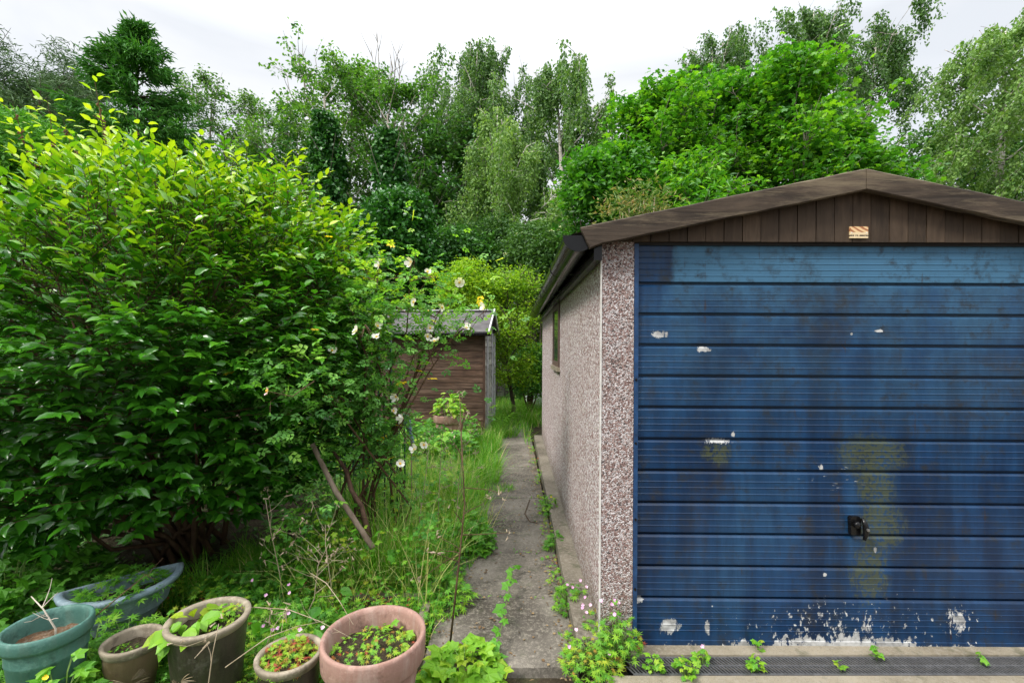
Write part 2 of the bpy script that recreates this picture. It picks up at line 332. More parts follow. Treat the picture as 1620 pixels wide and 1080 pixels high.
# roof: corrugated cement sheets
w = MB(); nx_ = 120
for s in (-1, 1):
    ys = np.linspace(GY-.056, YR+.08, nx_); V = []
    for t_ in (0, 1):
        for up in (0, .007):
            x_ = AX+s*t_*(AX-.275); V.append(np.stack([np.full(nx_, x_), ys, barge_z(x_)-.022+.009*np.sin(ys*2*np.pi/.15)+up], 1))
    v = np.concatenate(V); i = np.arange(nx_-1)
    def st(a_, b_): return np.stack([a_*nx_+i, b_*nx_+i, b_*nx_+i+1, a_*nx_+i+1], 1)
    w.add(v, quads=np.concatenate([st(1, 3), st(0, 2), st(2, 3)]))
roof = obj('roof', w, plain('cement_sheet', (.20,.19,.17), .9, .3, 6), gar, True)
w = MB(); w.tube([(AX, GY-.05, barge_z(AX)-.006), (AX, YR+.08, barge_z(AX)-.006)], .016, 8); obj('ridge_cap', w, plain('ridge_cement', (.2,.19,.17), .9), roof)
# eaves and gutter
w = MB(); w.box((.385, GY-.05, 1.885), (GX-.006, YR+.06, 2.012)); obj('fascia', w, black_pvc, gar)
gut = MB(); gc = .308; ys = [GY-.06, YR+.05]; a_ = np.linspace(math.pi, 2*math.pi, 13); pr = [(gc+.072*math.cos(t), 1.992+.070*math.sin(t)) for t in a_]+[(gc+.066*math.cos(t), 1.992+.064*math.sin(t)) for t in a_[::-1]]
n_ = len(pr); v = [(x_, yy, z_) for yy in ys for x_, z_ in pr]; gut.add(v, quads=[(i, i+n_, (i+1) % n_+n_, (i+1) % n_) for i in range(n_)])
gutter = obj('gutter', gut, black_pvc, gar, True)
def half(mb, y0, y1, r, d=.004):
    pr = [(gc+r*math.cos(t), 1.994+r*.95*math.sin(t)) for t in a_]; pr += [(gc+r, 1.994+d), (gc-r, 1.994+d)]
    mb.prism(pr, y0, y1)
w = MB(); half(w, GY-.066, GY-.060, .075, .006); obj('end_cap', w, black_pvc, gutter)
w = MB(); half(w, YR+.05, YR+.056, .075, .006); obj('end_cap', w, black_pvc, gutter)
for yy in (3.02, 3.95, 4.35, 5.2, 6.2):
    w = MB(); half(w, yy, yy+.045, .0765, .002); w.box((gc+.06, yy, 1.95), (.386, yy+.045, 1.99)); obj('bracket', w, black_pvc, gutter)
# side window
win = MB(); fy0, fy1, fz0, fz1 = 4.35, 5.05, 1.27, 1.89
for b in (((fy0, fz0), (fy0+.06, fz1)), ((fy1-.06, fz0), (fy1, fz1)), ((fy0+.06, fz0), (fy1-.06, fz0+.05)), ((fy0+.06, fz1-.05), (fy1-.06, fz1))):
    win.box((GX-.012, b[0][0], b[0][1]), (GX+.05, b[1][0], b[1][1]))
wo = obj('window', win, plain('window_timber', (.10,.065,.05), .6), gar)
w = MB(); w.box((GX-.003, fy0+.06, fz0+.05), (GX+.002, fy1-.06, fz1-.05)); gl = Mat('window_glass', .08, .6); gl.base((.03, .05, .04)); obj('pane', w, gl.m, wo)
w = MB(); w.box((GX-.03, fy0-.02, fz0-.04), (GX+.03, fy1+.02, fz0)); obj('sill', w, C_sill, wo)

# the up-and-over door
def dx(px): return (px-810)/321.-GX
def dz(py): return CAMZ-(py-548)/321.
def door_mat():
    M = Mat('worn_blue_paint', .42, .28); x, yv, z = M.xyz()[:3]
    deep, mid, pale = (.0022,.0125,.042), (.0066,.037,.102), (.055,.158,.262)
    vs = M.noise(1.9, 6, .6, M.map((1.3, 1, .42))); st = M.noise(5.2, 5, .7, M.map((1.5, 1, .18))); bl = M.noise(3.0, 8, .7)
    c = M.ramp(vs, [(.36, deep), (.49, mid), (.66, (.014,.054,.122))])
    c = M.mix(M.rng(st, .40, .62, 0, .75), c, (.0035, .014, .040))
    # sky reflection painted in with chalky bleaching, strongest on the top panel, with an edge near the left end
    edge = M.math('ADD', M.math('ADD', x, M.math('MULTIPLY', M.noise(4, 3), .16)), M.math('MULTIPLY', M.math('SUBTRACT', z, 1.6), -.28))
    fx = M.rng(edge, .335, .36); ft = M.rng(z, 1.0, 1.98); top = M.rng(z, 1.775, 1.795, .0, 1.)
    sky_fade = M.math('MULTIPLY', fx, M.math('MAXIMUM', M.math('MULTIPLY', ft, M.rng(bl, .38, .68, .1, .75)), M.math('MULTIPLY', top, .80)))
    c = M.mix(sky_fade, c, pale)
    fr = M.noise(14, 7, .75); c = M.mix(M.math('MULTIPLY', M.rng(fr, .5, .68), M.rng(bl, .36, .54, 0, .9)), c, (.019, .022, .025))
    br = M.noise(3.4, 6, .7, M.map((1, 1, .5), (7, 3, 1))); c = M.mix(M.math('MULTIPLY', M.rng(br, .55, .72), M.rng(fr, .38, .58, .15, .7)), c, (.026, .022, .016))
    # rust runs
    rr = M.noise(9, 3, .6, M.map((4.2, 1, .22), (3, 0, 0))); c = M.mix(M.math('MULTIPLY', M.rng(rr, .66, .72, 0, .7), M.rng(fr, .42, .55)), c, (.035, .017, .009))
    # green algae round the handle
    def spot(px, py, rx, ry, nz=.9, sc=16, soft=.25):
        ex = M.math('DIVIDE', M.math('SUBTRACT', x, dx(px)), rx/321.); ez = M.math('DIVIDE', M.math('SUBTRACT', z, dz(py)), ry/321.)
        d = M.math('SQRT', M.math('ADD', M.math('MULTIPLY', ex, ex), M.math('MULTIPLY', ez, ez)))
        d = M.math('ADD', d, M.math('MULTIPLY', M.math('SUBTRACT', M.noise(sc, 7, .75, M.map((1.5, 1, .7), (px*.01, 0, py*.01))), .5), nz*2)); return M.rng(d, 1-soft, 1+soft, 1, 0)
    al = None
    for q in ((1378, 718, 52, 30, .8), (1385, 765, 30, 34, .9), (1392, 830, 34, 40, 1.2), (1375, 905, 26, 40, 1.6), (1135, 715, 22, 16, 1.5)):
        k = spot(*q, sc=30, soft=.22); al = k if al is None else M.math('MAXIMUM', al, k)
    pk = M.rng(M.noise(55, 6, .75), .42, .50); c = M.mix(M.math('MULTIPLY', M.math('MULTIPLY', al, .75), pk), c, (.058, .066, .024))
    # flaked white primer: bottom edge, then chips
    fl = M.noise(26, 7, .72, M.map((1, 1, .6))); xb = M.rng(M.math('ABSOLUTE', M.math('SUBTRACT', x, dx(1330))), 0, 1.0, .145, -.17)
    lowz = M.rng(z, .0, .14, .245, -.25); f0 = M.math('ADD', M.math('ADD', fl, xb), lowz); wht = M.rng(f0, .715, .735)
    ex = M.math('DIVIDE', M.math('SUBTRACT', x, dx(1335)), .75); ez = M.math('DIVIDE', M.math('SUBTRACT', z, dz(985)), .16); dd = M.math('SQRT', M.math('ADD', M.math('MULTIPLY', ex, ex), M.math('MULTIPLY', ez, ez)))
    fl2 = M.noise(44, 6, .68, M.map((1.25, 1, .62))); wht = M.math('MAXIMUM', wht, M.rng(M.math('ADD', fl2, M.rng(dd, 0, 1.7, .115, -.13)), .655, .672))
    vs2 = M.vor(34, M.map((1, 0, 1))); vr = M.xyz(vs2.outputs['Color']); low = M.rng(z, .2, 1.5, .17, .955)
    wht = M.math('MAXIMUM', wht, M.math('MULTIPLY', M.rng(vs2.outputs['Distance'], .10, .13, 1, 0), M.math('GREATER_THAN', vr[0], M.math('MAXIMUM', .86, M.math('SUBTRACT', 1.13, M.math('MULTIPLY', .17, M.math('SUBTRACT', 1., low)))))))
    rl = M.noise(60, 4, .6, M.map((.35, 1, 3))); rz = M.rng(M.math('ABSOLUTE', M.math('SUBTRACT', z, .85)), 0, .45, .06, -.1); wht = M.math('MAXIMUM', wht, M.rng(M.math('ADD', rl, M.math('ADD', rz, M.rng(M.math('ABSOLUTE', M.math('SUBTRACT', x, dx(1330))), 0, .6, .04, -.08))), .745, .76))
    for q in ((1060, 991, 15, 11, .9, 26), (1120, 993, 4, 10, .8, 40), (1041, 528, 11, 5, 1.1, 50), (1111, 552, 9, 4, 1.1, 50), (1388, 521, 6, 2.4, .6, 60), (1345, 526, 2, 2, .4, 60), (1136, 697, 17, 3.2, 1.6, 60), (1159, 686, 2.5, 5, .9, 60), (1298, 738, 3.5, 4, 1, 60),
              (1513, 978, 10, 13, 2.6, 30), (1384, 867, 2.5, 4, .8, 60), (1305, 907, 2.5, 3, .8, 60), (1010, 950, 7, 6, .8, 40)):
        wht = M.math('MAXIMUM', wht, spot(*q[:4], q[4]*1.5+.3, q[5], .05))
    c = M.mix(wht, c, M.ramp(M.noise(30, 5), [(.35, (.24,.24,.235)), (.6, (.46,.46,.45))])); M.base(c)
    M.rough(M.rng(sky_fade, 0, 1, .34, .6)); M.bump(M.noise(18, 4), .04, .004); return M.m
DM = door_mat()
bnd = [446.5, 495.2, 544, 593, 642.5, 693, 742.7, 793.5, 843.5, 894.3, 944.5]
D0, REC = 0., .022
prof = [(D0, dz(386))]                                      # (inset, z) from the top down
def ribs(a_, b_, ys_):
    for yv in ys_:
        z_ = dz(yv); prof.extend([(D0, z_+.0036), (D0-.0021, z_+.0006), (D0-.0021, z_-.0006), (D0, z_-.0012)])
ribs(0, 0, (397.5, 407, 416, 425.5, 435))
for k, b in enumerate(bnd):
    z_ = dz(b); prof.extend([(D0, z_+.0065), (D0+.002, z_+.0050), (D0+REC, z_+.0045), (D0+REC, z_-.0080), (D0+.0095, z_-.0095), (D0, z_-.0195)])
    if k < len(bnd)-1: st_ = (bnd[k+1]-b)/48.7; ribs(0, 0, [b+q*st_ for q in (18, 27.3, 37)])
    else: ribs(0, 0, (960, 969, 978.5, 988, 997.5))
prof.extend([(D0, dz(1012)), (D0-.004, dz(1012.6)), (D0-.004, dz(1021)), (D0+.034, dz(1021.5))])
x0, x1 = .615, 2.69; n_ = len(prof); yd = GY+.014
w = MB(); v = [(x0, yd+i_, z_) for i_, z_ in prof]+[(x1, yd+i_, z_) for i_, z_ in prof]
w.add(v, quads=[(i, i+1, n_+i+1, n_+i) for i in range(n_-1)])
w.box((x0, yd+.034, dz(1020)), (x1, yd+.04, dz(386)))
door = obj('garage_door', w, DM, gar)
w = MB(); w.box((.592, GY-.002, .0), (.6135, GY+.06, 1.975)); w.box((2.692, GY-.002, 0), (2.718, GY+.06, 1.975)); w.box((.6135, GY+.004, dz(384.5)), (2.692, GY+.06, 1.975)); obj('door_frame', w, plain('blue_frame_paint', (.010,.042,.115), .45, .4, 20), door)
for b in (600, 700, 820, 930):
    w = MB(); w.lathe([(0, 0), (.006, 0), (.006, .004), (0, .005)], (0, 0, 0), 8); w.v[-1] = w.v[-1][:, [0, 2, 1]]*np.array([1, -1, 1])+np.array([.603, GY-.002, dz(b)]); obj('rivet', w, black_pvc, door)
# handle: rounded back plate with a boss and a drop lever
hx, hz = GX+dx(1349), dz(826)
w = MB(); pl = [(hx-.026+.0, hz-.046), (hx+.020, hz-.046), (hx+.022, hz+.032), (hx+.012, hz+.044), (hx-.020, hz+.044), (hx-.030, hz+.034)]
w.prism(pl, GY-.010, GY+.012); hd = obj('handle', w, black_pvc, door)
w = MB(); w.lathe([(.0, 0), (.017, 0), (.0165, .016), (.012, .022), (0, .024)], (0, 0, 0), 18); w.v[-1] = w.v[-1][:, [0, 2, 1]]*np.array([1, -1, 1])+np.array([hx-.006, GY-.010, hz+.008]); obj('boss', w, black_pvc, hd, True)
w = MB(); w.tube([(hx+.018, GY-.022, hz+.040), (hx+.026, GY-.030, hz+.012), (hx+.029, GY-.032, hz-.022), (hx+.022, GY-.030, hz-.062)], [.007, .012, .013, .007], 10); obj('lever', w, black_pvc, hd, True)
w = MB(); w.lathe([(0, 0), (.007, 0), (.007, .006), (0, .007)], (0, 0, 0), 14); w.v[-1] = w.v[-1][:, [0, 2, 1]]*np.array([1, -1, 1])+np.array([hx+.028, GY-.042, hz-.008]); obj('lock_barrel', w, plain('worn_steel', (.25,.25,.25), .35, .2, 30, .5, 0, .8), hd)
# maker's plate on the gable
px0, px1, pz0, pz1 = GX+dx(1331), GX+dx(1359), dz(378), dz(360)
M = Mat('plate_print', .4, .5); x, yv, z = M.xyz()[:3]; zl = M.rng(z, pz0, pz1, 0, 1)
wv = M.n.new('ShaderNodeTexWave'); wv.inputs['Scale'].default_value = 28; wv.inputs['Distortion'].default_value = 5; wv.inputs['Detail'].default_value = 2; M.l.new(M.map((.35, 1, 1), rot=(0, .5, 0)), wv.inputs[0])
c = M.ramp(wv.outputs[1], [(.25, (.35,.12,.04)), (.6, (.72,.50,.26))]); c = M.mix(M.rng(zl, .48, .52), (.70, .55, .33), c)
ln = M.noise(160, 3, .6, M.map((1, 1, .15))); c = M.mix(M.math('MULTIPLY', M.rng(M.math('ABSOLUTE', M.math('SUBTRACT', zl, .22)), .05, .08, 1, 0), M.rng(ln, .42, .5)), c, (.04, .02, .01)); M.base(c)
w = MB(); w.box((px0, GY-.032, pz0), (px1, GY-.0245, pz1)); pt = obj('sign_plate', w, M.m, gar)
for q in (px0+.008, px1-.008):
    w = MB(); w.lathe([(0, 0), (.003, 0), (.002, .002), (0, .002)], (0, 0, 0), 8); w.v[-1] = w.v[-1][:, [0, 2, 1]]*np.array([1, -1, 1])+np.array([q, GY-.032, pz0+.026]); obj('screw', w, plain('bright_screw', (.8,.8,.78), .3), pt)
gar.rotation_euler = (0, R(.30), R(-.45))

# drain grating
dr = thing('drain_channel', 'black slotted drain grating along the foot of the blue door', 'drain', (.6, 2.115, -.02))
gm = plain('black_grating', (.085,.085,.088), .55, .3, 40)
w = MB(); w.box((.55, 2.055, -.10), (3.3, 2.175, -.075)); obj('channel', w, plain('drain_dark', (.003,.003,.003), .9), dr)
w = MB(); zt = -.010
for y0, y1 in ((2.054, 2.064), (2.110, 2.120), (2.166, 2.176)): w.box((.55, y0, zt-.008), (3.3, y1, zt))
pt_ = .0165
for row, (y0, y1) in enumerate(((2.064, 2.110), (2.120, 2.166))):
    for k in range(int(2.75/pt_)):
        xa = .55+k*pt_; sh = -.022; b = .0070
        v = [(xa, y0, zt-.004), (xa+b, y0, zt-.004), (xa+sh+b, y1, zt-.004), (xa+sh, y1, zt-.004), (xa, y0, zt-.001), (xa+b, y0, zt-.001), (xa+sh+b, y1, zt-.001), (xa+sh, y1, zt-.001)]
        w.add(v, quads=[(4,5,6,7),(0,1,5,4),(1,2,6,5),(2,3,7,6),(3,0,4,7)])
obj('grating', w, gm, dr)

# ------------------------------------------------------------------ the shed
def shed():
    X1, Y0, Wd_, Dp = -.45, 7.2, 1.9, 1.5
    t = thing('garden_shed', 'brown boarded garden shed with grey felt roof beyond the rose bush', 'shed', (X1, Y0, -.05))
    X0 = X1-Wd_; eave, ridge = 1.70, 2.10; Mx = wood('shed_boards', (.030,.017,.011), (.13,.072,.046), (.12, 1, 1), 24, (.17,.11,.08))
    w = MB(); z = .0
    while z < eave:
        h = .10; tn = rng.uniform(0, 1); n0 = w.n
        z1 = min(z+h, eave)
        w.add([(X0, Y0-.007, z), (X1, Y0-.007, z), (X1, Y0-.002, z1-.006), (X0, Y0-.002, z1-.006), (X0, Y0+.012, z), (X1, Y0+.012, z), (X1, Y0+.012, z1), (X0, Y0+.012, z1)], quads=[(0,1,2,3),(0,4,5,1),(3,2,6,7)], tint=tn); z += h
    obj('wall', w, Mx, t)
    grey = wood('weathered_boards', (.30,.29,.27), (.52,.50,.47), (1, .12, 1), 20)
    w = MB(); yc = Y0+Dp/2
    for k in range(17):
        z0, z1 = k*.105, k*.105+.101; zz = min(z1, 1.72)
        if z0 < zz: w.add([(X1+.012, Y0+.012, z0), (X1+.012, Y0+Dp, z0), (X1+.002, Y0+Dp, zz), (X1+.002, Y0+.012, zz)], quads=[(0, 1, 2, 3)], tint=rng.uniform(0, 1))
    w.add([(X1+.003, Y0+.01, 1.72), (X1+.003, Y0+Dp, 1.72), (X1+.003, yc, ridge-.02)], tris=[(0, 1, 2)], tint=.5)
    obj('gable_wall', w, grey, t)
    w = MB(); w.box((X0, Y0+.013, -.05), (X1-.02, Y0+Dp, 1.70)); obj('carcass', w, dark_gap, t)
    tr = plain('pale_trim', (.42,.43,.44), .7)
    w = MB(); w.box((X1-.005, Y0-.028, 0), (X1+.03, Y0-.013, 1.68)); obj('corner_trim', w, wood('trim_brown', (.06,.03,.02), (.11,.06,.04)), t)
    w = MB(); w.box((X1+.013, Y0+.35, 0), (X1+.035, Y0+.42, 1.70)); w.box((X1+.013, Y0+1.1, 0), (X1+.035, Y0+1.17, 1.70)); w.box((X1+.013, Y0+Dp-.06, 0), (X1+.045, Y0+Dp, 1.72)); obj('door_trim', w, tr, t)
    felt = plain('roof_felt', (.095,.09,.09), .95, .3, 9, .2, .3)
    w = MB(); sl_ = (ridge-eave-.03)/(Dp/2)
    for s in (0, 1):
        ye = Y0-.12 if s == 0 else Y0+Dp+.12; ze = eave+.0
        w.add([(X0-.05, ye, ze), (X1+.09, ye, ze), (X1+.09, yc, ridge), (X0-.05, yc, ridge), (X0-.05, ye, ze-.03), (X1+.09, ye, ze-.03), (X1+.09, yc, ridge-.03), (X0-.05, yc, ridge-.03)], quads=[(0,1,2,3),(4,7,6,5),(0,4,5,1),(1,5,6,2),(3,2,6,7),(0,3,7,4)])
    rf = obj('roof', w, felt, t)
    w = MB(); w.box((X0-.05, yc-.09, ridge-.008), (X1+.09, yc+.09, ridge+.012)); obj('ridge_strip', w, plain('pale_ridge', (.50,.50,.50), .8), rf)
    for s in (0, 1):
        ye = Y0-.14 if s == 0 else Y0+Dp+.14
        w = MB(); v = [(X1+.091, ye, eave-.03), (X1+.091, yc, ridge-.0), (X1+.091, yc, ridge+.03), (X1+.091, ye, eave+.02)]; v += [(a_+.02, b, c) for a_, b, c in v]
        w.add(v, quads=[(0,1,2,3),(4,7,6,5),(0,4,5,1),(1,5,6,2),(2,6,7,3),(3,7,4,0)]); obj('barge_board', w, plain('white_trim', (.62,.62,.60), .7), rf)
    w = MB(); w.tube([(X0-.03, Y0-.15, eave-.035), (X1+.13, Y0-.15, eave-.035)], .032, 10); obj('gutter', w, black_pvc, t, True)
    t.rotation_euler = (0, 0, R(-3.5))
shed()

# ------------------------------------------------------------------ trees
def unit(n):
    v = rng.normal(size=(n, 3)); return v/np.linalg.norm(v, axis=1)[:, None]
def scatter(mb, C, spread, per, L, asp, T, up=.9, droop=.3, tint=(.2, .8), flat=.6):
    """per leaves round each point of C; blades mostly face up"""
    n = len(C)*per; P = np.repeat(C, per, 0)+np.clip(rng.normal(size=(n, 3)), -1.6, 1.6)*spread*np.array([1, 1, flat])
    A = unit(n)*np.array([1, 1, .45])-np.array([0, 0, droop]); N = unit(n)*.75+np.array([0, 0, up])
    tl = np.repeat(rng.uniform(tint[0], tint[1], len(C)), per)+rng.normal(size=n)*.13
    Ls = L*rng.uniform(.65, 1.25, n); mb.leaves(P, A, N, Ls, Ls*asp, T, np.clip(tl, 0, 1))
def poly(p0, d, L, n=5, up=0., wob=.06):
    p = [np.array(p0, float)]; d = np.array(d, float); d /= np.linalg.norm(d)
    for i in range(n):
        d = d+np.array([0, 0, up/n])+rng.normal(size=3)*wob; d /= np.linalg.norm(d); p.append(p[-1]+d*L/n)
    return np.array(p)
def interp(p, t):
    k = np.clip(t, 0, .9999)*(len(p)-1); i = int(k); return p[i]*(1-(k-i))+p[i+1]*(k-i)

def tree(name, label, px, top, Y, R0, mat, bk, h0=.25, env=None, nl=26, up=.5, curve=.2, lean=(0, 0), L=.12, asp=.6, T=T_RH, per=12, sp=.22, twigs=7, droop=0., wind=0., tr=.13, tint=(.15, .85), group=None, cat='tree', sub=None, leafup=.9, dens=1., seed=0, gap=0.):
    global rng; keep = rng; rng = np.random.default_rng(seed+int(px*13+Y*7)); R0 = R0*(1+.42*up)
    b = at(px, 548, Y); H = at(px, top, Y)[2]*(.90 if T is T_LB else 1. if droop else .96); base = np.array([b[0]-lean[0], Y-lean[1], -.06])
    t = thing(name, label, cat, base, group)
    h = np.linspace(0, 1, 11); tp = base+np.stack([lean[0]*h**1.2+.12*np.sin(h*5+px), lean[1]*h+.10*np.sin(h*4+Y), h*H*.97], 1); tp[0] = base
    tk = MB(); tk.tube(tp, tr*(1-h*.93)**.8*np.where(h == 0, 1.3, 1), 8)
    env = env or (lambda q: math.sin(math.pi*min(1, .12+q*.86))**.7)
    C = []; cr = MB(); tw = MB()
    for i in range(nl):
        q = (i+rng.uniform(0, 1))/nl; hh = h0+(1-h0)*q; p0 = interp(tp, hh); az = 2.4*i+rng.uniform(-.4, .4)
        if rng.uniform() < gap: continue
        ln = R0*env(q)*rng.uniform(.7, 1.2); e = up*rng.uniform(.6, 1.4)+q*.5
        lp = poly(p0, (math.cos(az), math.sin(az), e), ln, 6, curve, .09); r0 = tr*(1-hh*.93)*.45
        tk.tube(lp, np.linspace(r0, .008, 7), 5)
        for k in range(int(twigs*dens*(.5+env(q)))):
            s = rng.uniform(.28, 1); ps = interp(lp, s); dv = (lp[-1]-lp[0])/(ln+1e-6)+rng.normal(size=3)*.75; tl = ln*rng.uniform(.18, .42)
            sp_ = poly(ps, dv, tl, 3, .1-droop*.4, .12); tw.tube(sp_, np.linspace(.014, .004, 4), 3, cap=False)
            if droop:
                for m in range(3):
                    q0 = interp(sp_, rng.uniform(.2, 1)); ll = droop*rng.uniform(.4, 1.4); zz = np.linspace(0, 1, max(4, int(ll/.10)))
                    st_ = q0+np.stack([wind*ll*zz**1.2+.08*np.sin(zz*4+m), .08*np.cos(zz*5+m), -ll*zz], 1); C.append(st_)
                    if m < 2: tw.tube(st_[[0, len(zz)//2, -1]], .003, 3, cap=False)
            else:
                C.append(np.array([interp(sp_, u) for u in rng.uniform(.1, 1, 3)]))
    C = np.concatenate(C)
    scatter(cr, C, sp, per, L, asp, T, leafup if not droop else .25, .3 if not droop else .9, tint)
    if len(tw.v): tk.v += tw.v; tk.ti += tw.ti; off = tk.n; tk.q += [a_+off for a_ in tw.q]; tk.n += tw.n
    obj('trunk', tk, bk, t, True); obj('crown', cr, mat, t)
    rng = keep; return t

def conifer(name, label, px, top, Y, R0, mat, bk, whorls=34, L=.30, asp=.24, h0=.06, per=5, droop=.5, seed=3, tip=.0, upt=.0, shape=.85):
    global rng; keep = rng; rng = np.random.default_rng(seed)
    b = at(px, 548, Y); H = at(px, top, Y)[2]; base = np.array([b[0], Y, -.06]); t = thing(name, label, 'tree', base)
    tk = MB(); h = np.linspace(0, 1, 9); tp = base+np.stack([.05*np.sin(h*6), .05*np.cos(h*5)-.05, h*H], 1); tk.tube(tp, .20*(1-h*.95), 8); cr = MB(); C = []; Dv = []
    for i in range(whorls):
        q = ((i+rng.uniform(0, .8))/whorls)**.9; hh = h0+(1-h0)*q
        for k in range(6):
            az = rng.uniform(0, 2*np.pi); ln = R0*(1-q)**shape*rng.uniform(.6, 1.12)+.15; d = np.array([math.cos(az), math.sin(az), .35*q+upt])
            lp = poly(interp(tp, hh), d, ln, 6, -.25+.5*q+upt, .06); tk.tube(lp, np.linspace(.03, .006, 7), 4, cap=False)
            m = int(10+ln*22); s = rng.uniform(.15, 1, m)**.8
            for u in s:
                C.append(interp(lp, u)); Dv.append((lp[-1]-lp[0])/ln)
    C = np.array(C); Dv = np.array(Dv); n = len(C)*per
    P = np.repeat(C, per, 0)+rng.normal(size=(n, 3))*np.array([.09, .09, .06]); A = np.repeat(Dv, per, 0)+unit(n)*.8-np.array([0, 0, droop]); N = unit(n)*.6+np.array([0, 0, .8])
    tt = np.clip(np.repeat(rng.uniform(.1, .8, len(C)), per)+rng.normal(size=n)*.12, 0, 1); Ls = L*rng.uniform(.5, 1.2, n); cr.leaves(P, A, N, Ls, Ls*asp, T_RH, tt)
    obj('trunk', tk, bk, t, True); obj('crown', cr, mat, t); rng = keep; return t

def mass(name, label, cat, c, rad, mat, n, L, asp=.65, T=T_RH, group=None, stem=None, lumps=9, tint=(.1, .9), up=.8, droop=.3, seed=1, inner=.25, base=None, flowers=0, kind=None):
    """leafy shell over uneven lumps with stems from the base"""
    global rng; keep = rng; rng = np.random.default_rng(seed); c = np.array(c, float); rad = np.array(rad, float)
    b = np.array(base if base is not None else (c[0], c[1], -.06), float)
    t = thing(name, label, cat, b, group) if kind is None else None
    lc = c+unit(lumps)*rad*.55; lr = rad*rng.uniform(.45, .72, (lumps, 1)); lc = np.vstack([c, lc]); lr = np.vstack([rad*.82, lr])
    k = rng.integers(0, lumps+1, n//6); dirs = unit(len(k)); dirs[:, 2] = np.where(dirs[:, 2] < -.5, -dirs[:, 2], dirs[:, 2]); rr = np.where(rng.uniform(size=len(k)) < inner, rng.uniform(.4, .85, len(k)), rng.uniform(.88, 1.06, len(k)))
    C = lc[k]+dirs*lr[k]*rr[:, None]; C = C[C[:, 2] > -.02]
    m = MB(); scatter(m, C, L*1.1, 6, L, asp, T, up, droop, tint, .7)
    if kind: o = obj(name, m, mat); o['kind'] = kind; o['label'] = label; rng = keep; return o
    if stem is not None:
        s = MB()
        for q in range(14):
            e = lc[rng.integers(0, lumps+1)]+unit(1)[0]*rad*.4; mid = b*.4+e*.6+rng.normal(size=3)*.1*rad
            pp = np.array([b+rng.normal(size=3)*np.array([.05, .05, 0]), b*.7+mid*.3, mid, e]); s.tube(pp, np.linspace(.03, .006, 4), 5)
        obj('stems', s, stem, t, True)
    obj('foliage', m, mat, t)
    if flowers:
        fm = MB(); fi = rng.choice(len(C), flowers); Cf = C[fi]+np.array([0, -.06, .05]); scatter(fm, Cf, .04, 12, .035, .9, T_RH, 1.2, 0, (.5, .9), .3); obj('flower_heads', fm, FLW, t)
    rng = keep; return t
FLW = leafmat('cream_flower', [(0, (.55,.55,.40)), (1, (.85,.84,.70))], .6, .2)

# far wood behind, one dark mass no one can count
m_ = MB()
for q in range(60):
    x_ = -30+q*1.02; C = np.array([x_, rng.uniform(24, 29), 0])+rng.normal(size=(70, 3))*np.array([.9, .8, .1])+np.stack([0*np.arange(70), 0*np.arange(70), rng.uniform(.2, rng.uniform(3.2, 6.2), 70)], 1); scatter(m_, C, .34, 9, .26, .6, T_RH, .7, .3, (.0, .8))
o = obj('undergrowth', m_, G['dark']); o['kind'] = 'stuff'; o['label'] = 'dark leafy undergrowth of the wood behind the trees'

tree('pine_tree', 'grey-green windswept pine at the left edge behind the spruce', 40, 130, 15, 4.0, G['pine'], K_bark, .15, nl=40, up=.5, L=.20, asp=.13, per=46, sp=.22, twigs=9, tr=.2, leafup=.3)
tree('pine_tree', 'leaning grey pine between the left edge and the spruce top', 118, 112, 19, 3.0, G['pine'], K_bark, .2, nl=34, up=.6, L=.20, asp=.14, per=42, sp=.24, twigs=9, tr=.2, leafup=.3, lean=(.7, 0))
conifer('spruce_tree', 'dense dark green spruce with a pointed top, tallest conifer on the left', 222, 42, 13, 4.4, G['spruce'], K_bark, 40, .22, .24)
tree('poplar_tree', 'thin airy tree just right of the spruce', 335, 112, 20, 2.8, G['birch'], K_greybark, .15, nl=34, up=.8, L=.13, per=14, sp=.17, twigs=7, tint=(0, .6))
tree('poplar_tree', 'sparse tree with pale stem between spruce and the ash with dead twigs', 405, 135, 21, 2.6, G['birch'], K_greybark, .15, nl=34, up=.7, L=.13, per=14, sp=.17, twigs=7, tint=(.1, .7), seed=5)
ash_left = tree('ash_tree', 'leaning grey ash with bare dead twigs left of the first ivy trunk', 458, 160, 18, 2.2, G['ash'], K_greybark, .2, seed=9, nl=32, up=.9, L=.13, per=13, sp=.16, twigs=6, lean=(.6, 0), tint=(0, .7))
tree('ash_tree', 'broad mid-green ash, tallest crown above the camellia and ivy trunks', 550, 84, 17, 2.8, G['ash'], K_greybark, .15, seed=4, nl=46, up=.85, L=.14, per=17, sp=.17, twigs=9, tint=(.1, .85))
ash_right = tree('ash_tree', 'dark ash with thin pointed shoots between the two ivy trunks and birch', 640, 112, 16, 2.6, G['ash'], K_greybark, .15, nl=40, up=.7, L=.13, per=15, sp=.16, twigs=8, tint=(0, .6))
tree('birch_tree', 'tall silver birch with hanging twigs in the middle of the wood', 752, 78, 18, 2.5, G['birch'], K_birch, .40, nl=24, up=.8, L=.115, asp=.65, per=7, sp=.085, twigs=6, droop=1.6, wind=-.1, tr=.15, tint=(0, .7), lean=(-.5, 0))
tree('birch_tree', 'pale green weeping birch in front of the tall silver birch', 792, 168, 14, 1.7, G['birchpale'], K_birch, .12, nl=28, up=.6, L=.09, asp=.65, per=8, sp=.08, twigs=6, droop=1.3, wind=.05, tr=.085, tint=(.1, .9))
tree('birch_tree', 'open silver birch with crooked pale trunk left of the sycamores', 885, 96, 16, 2.4, G['birch'], K_birch, .36, nl=24, up=.7, L=.115, asp=.65, per=7, sp=.085, twigs=6, droop=1.2, wind=.1, tr=.16, tint=(.1, .8), gap=.05)
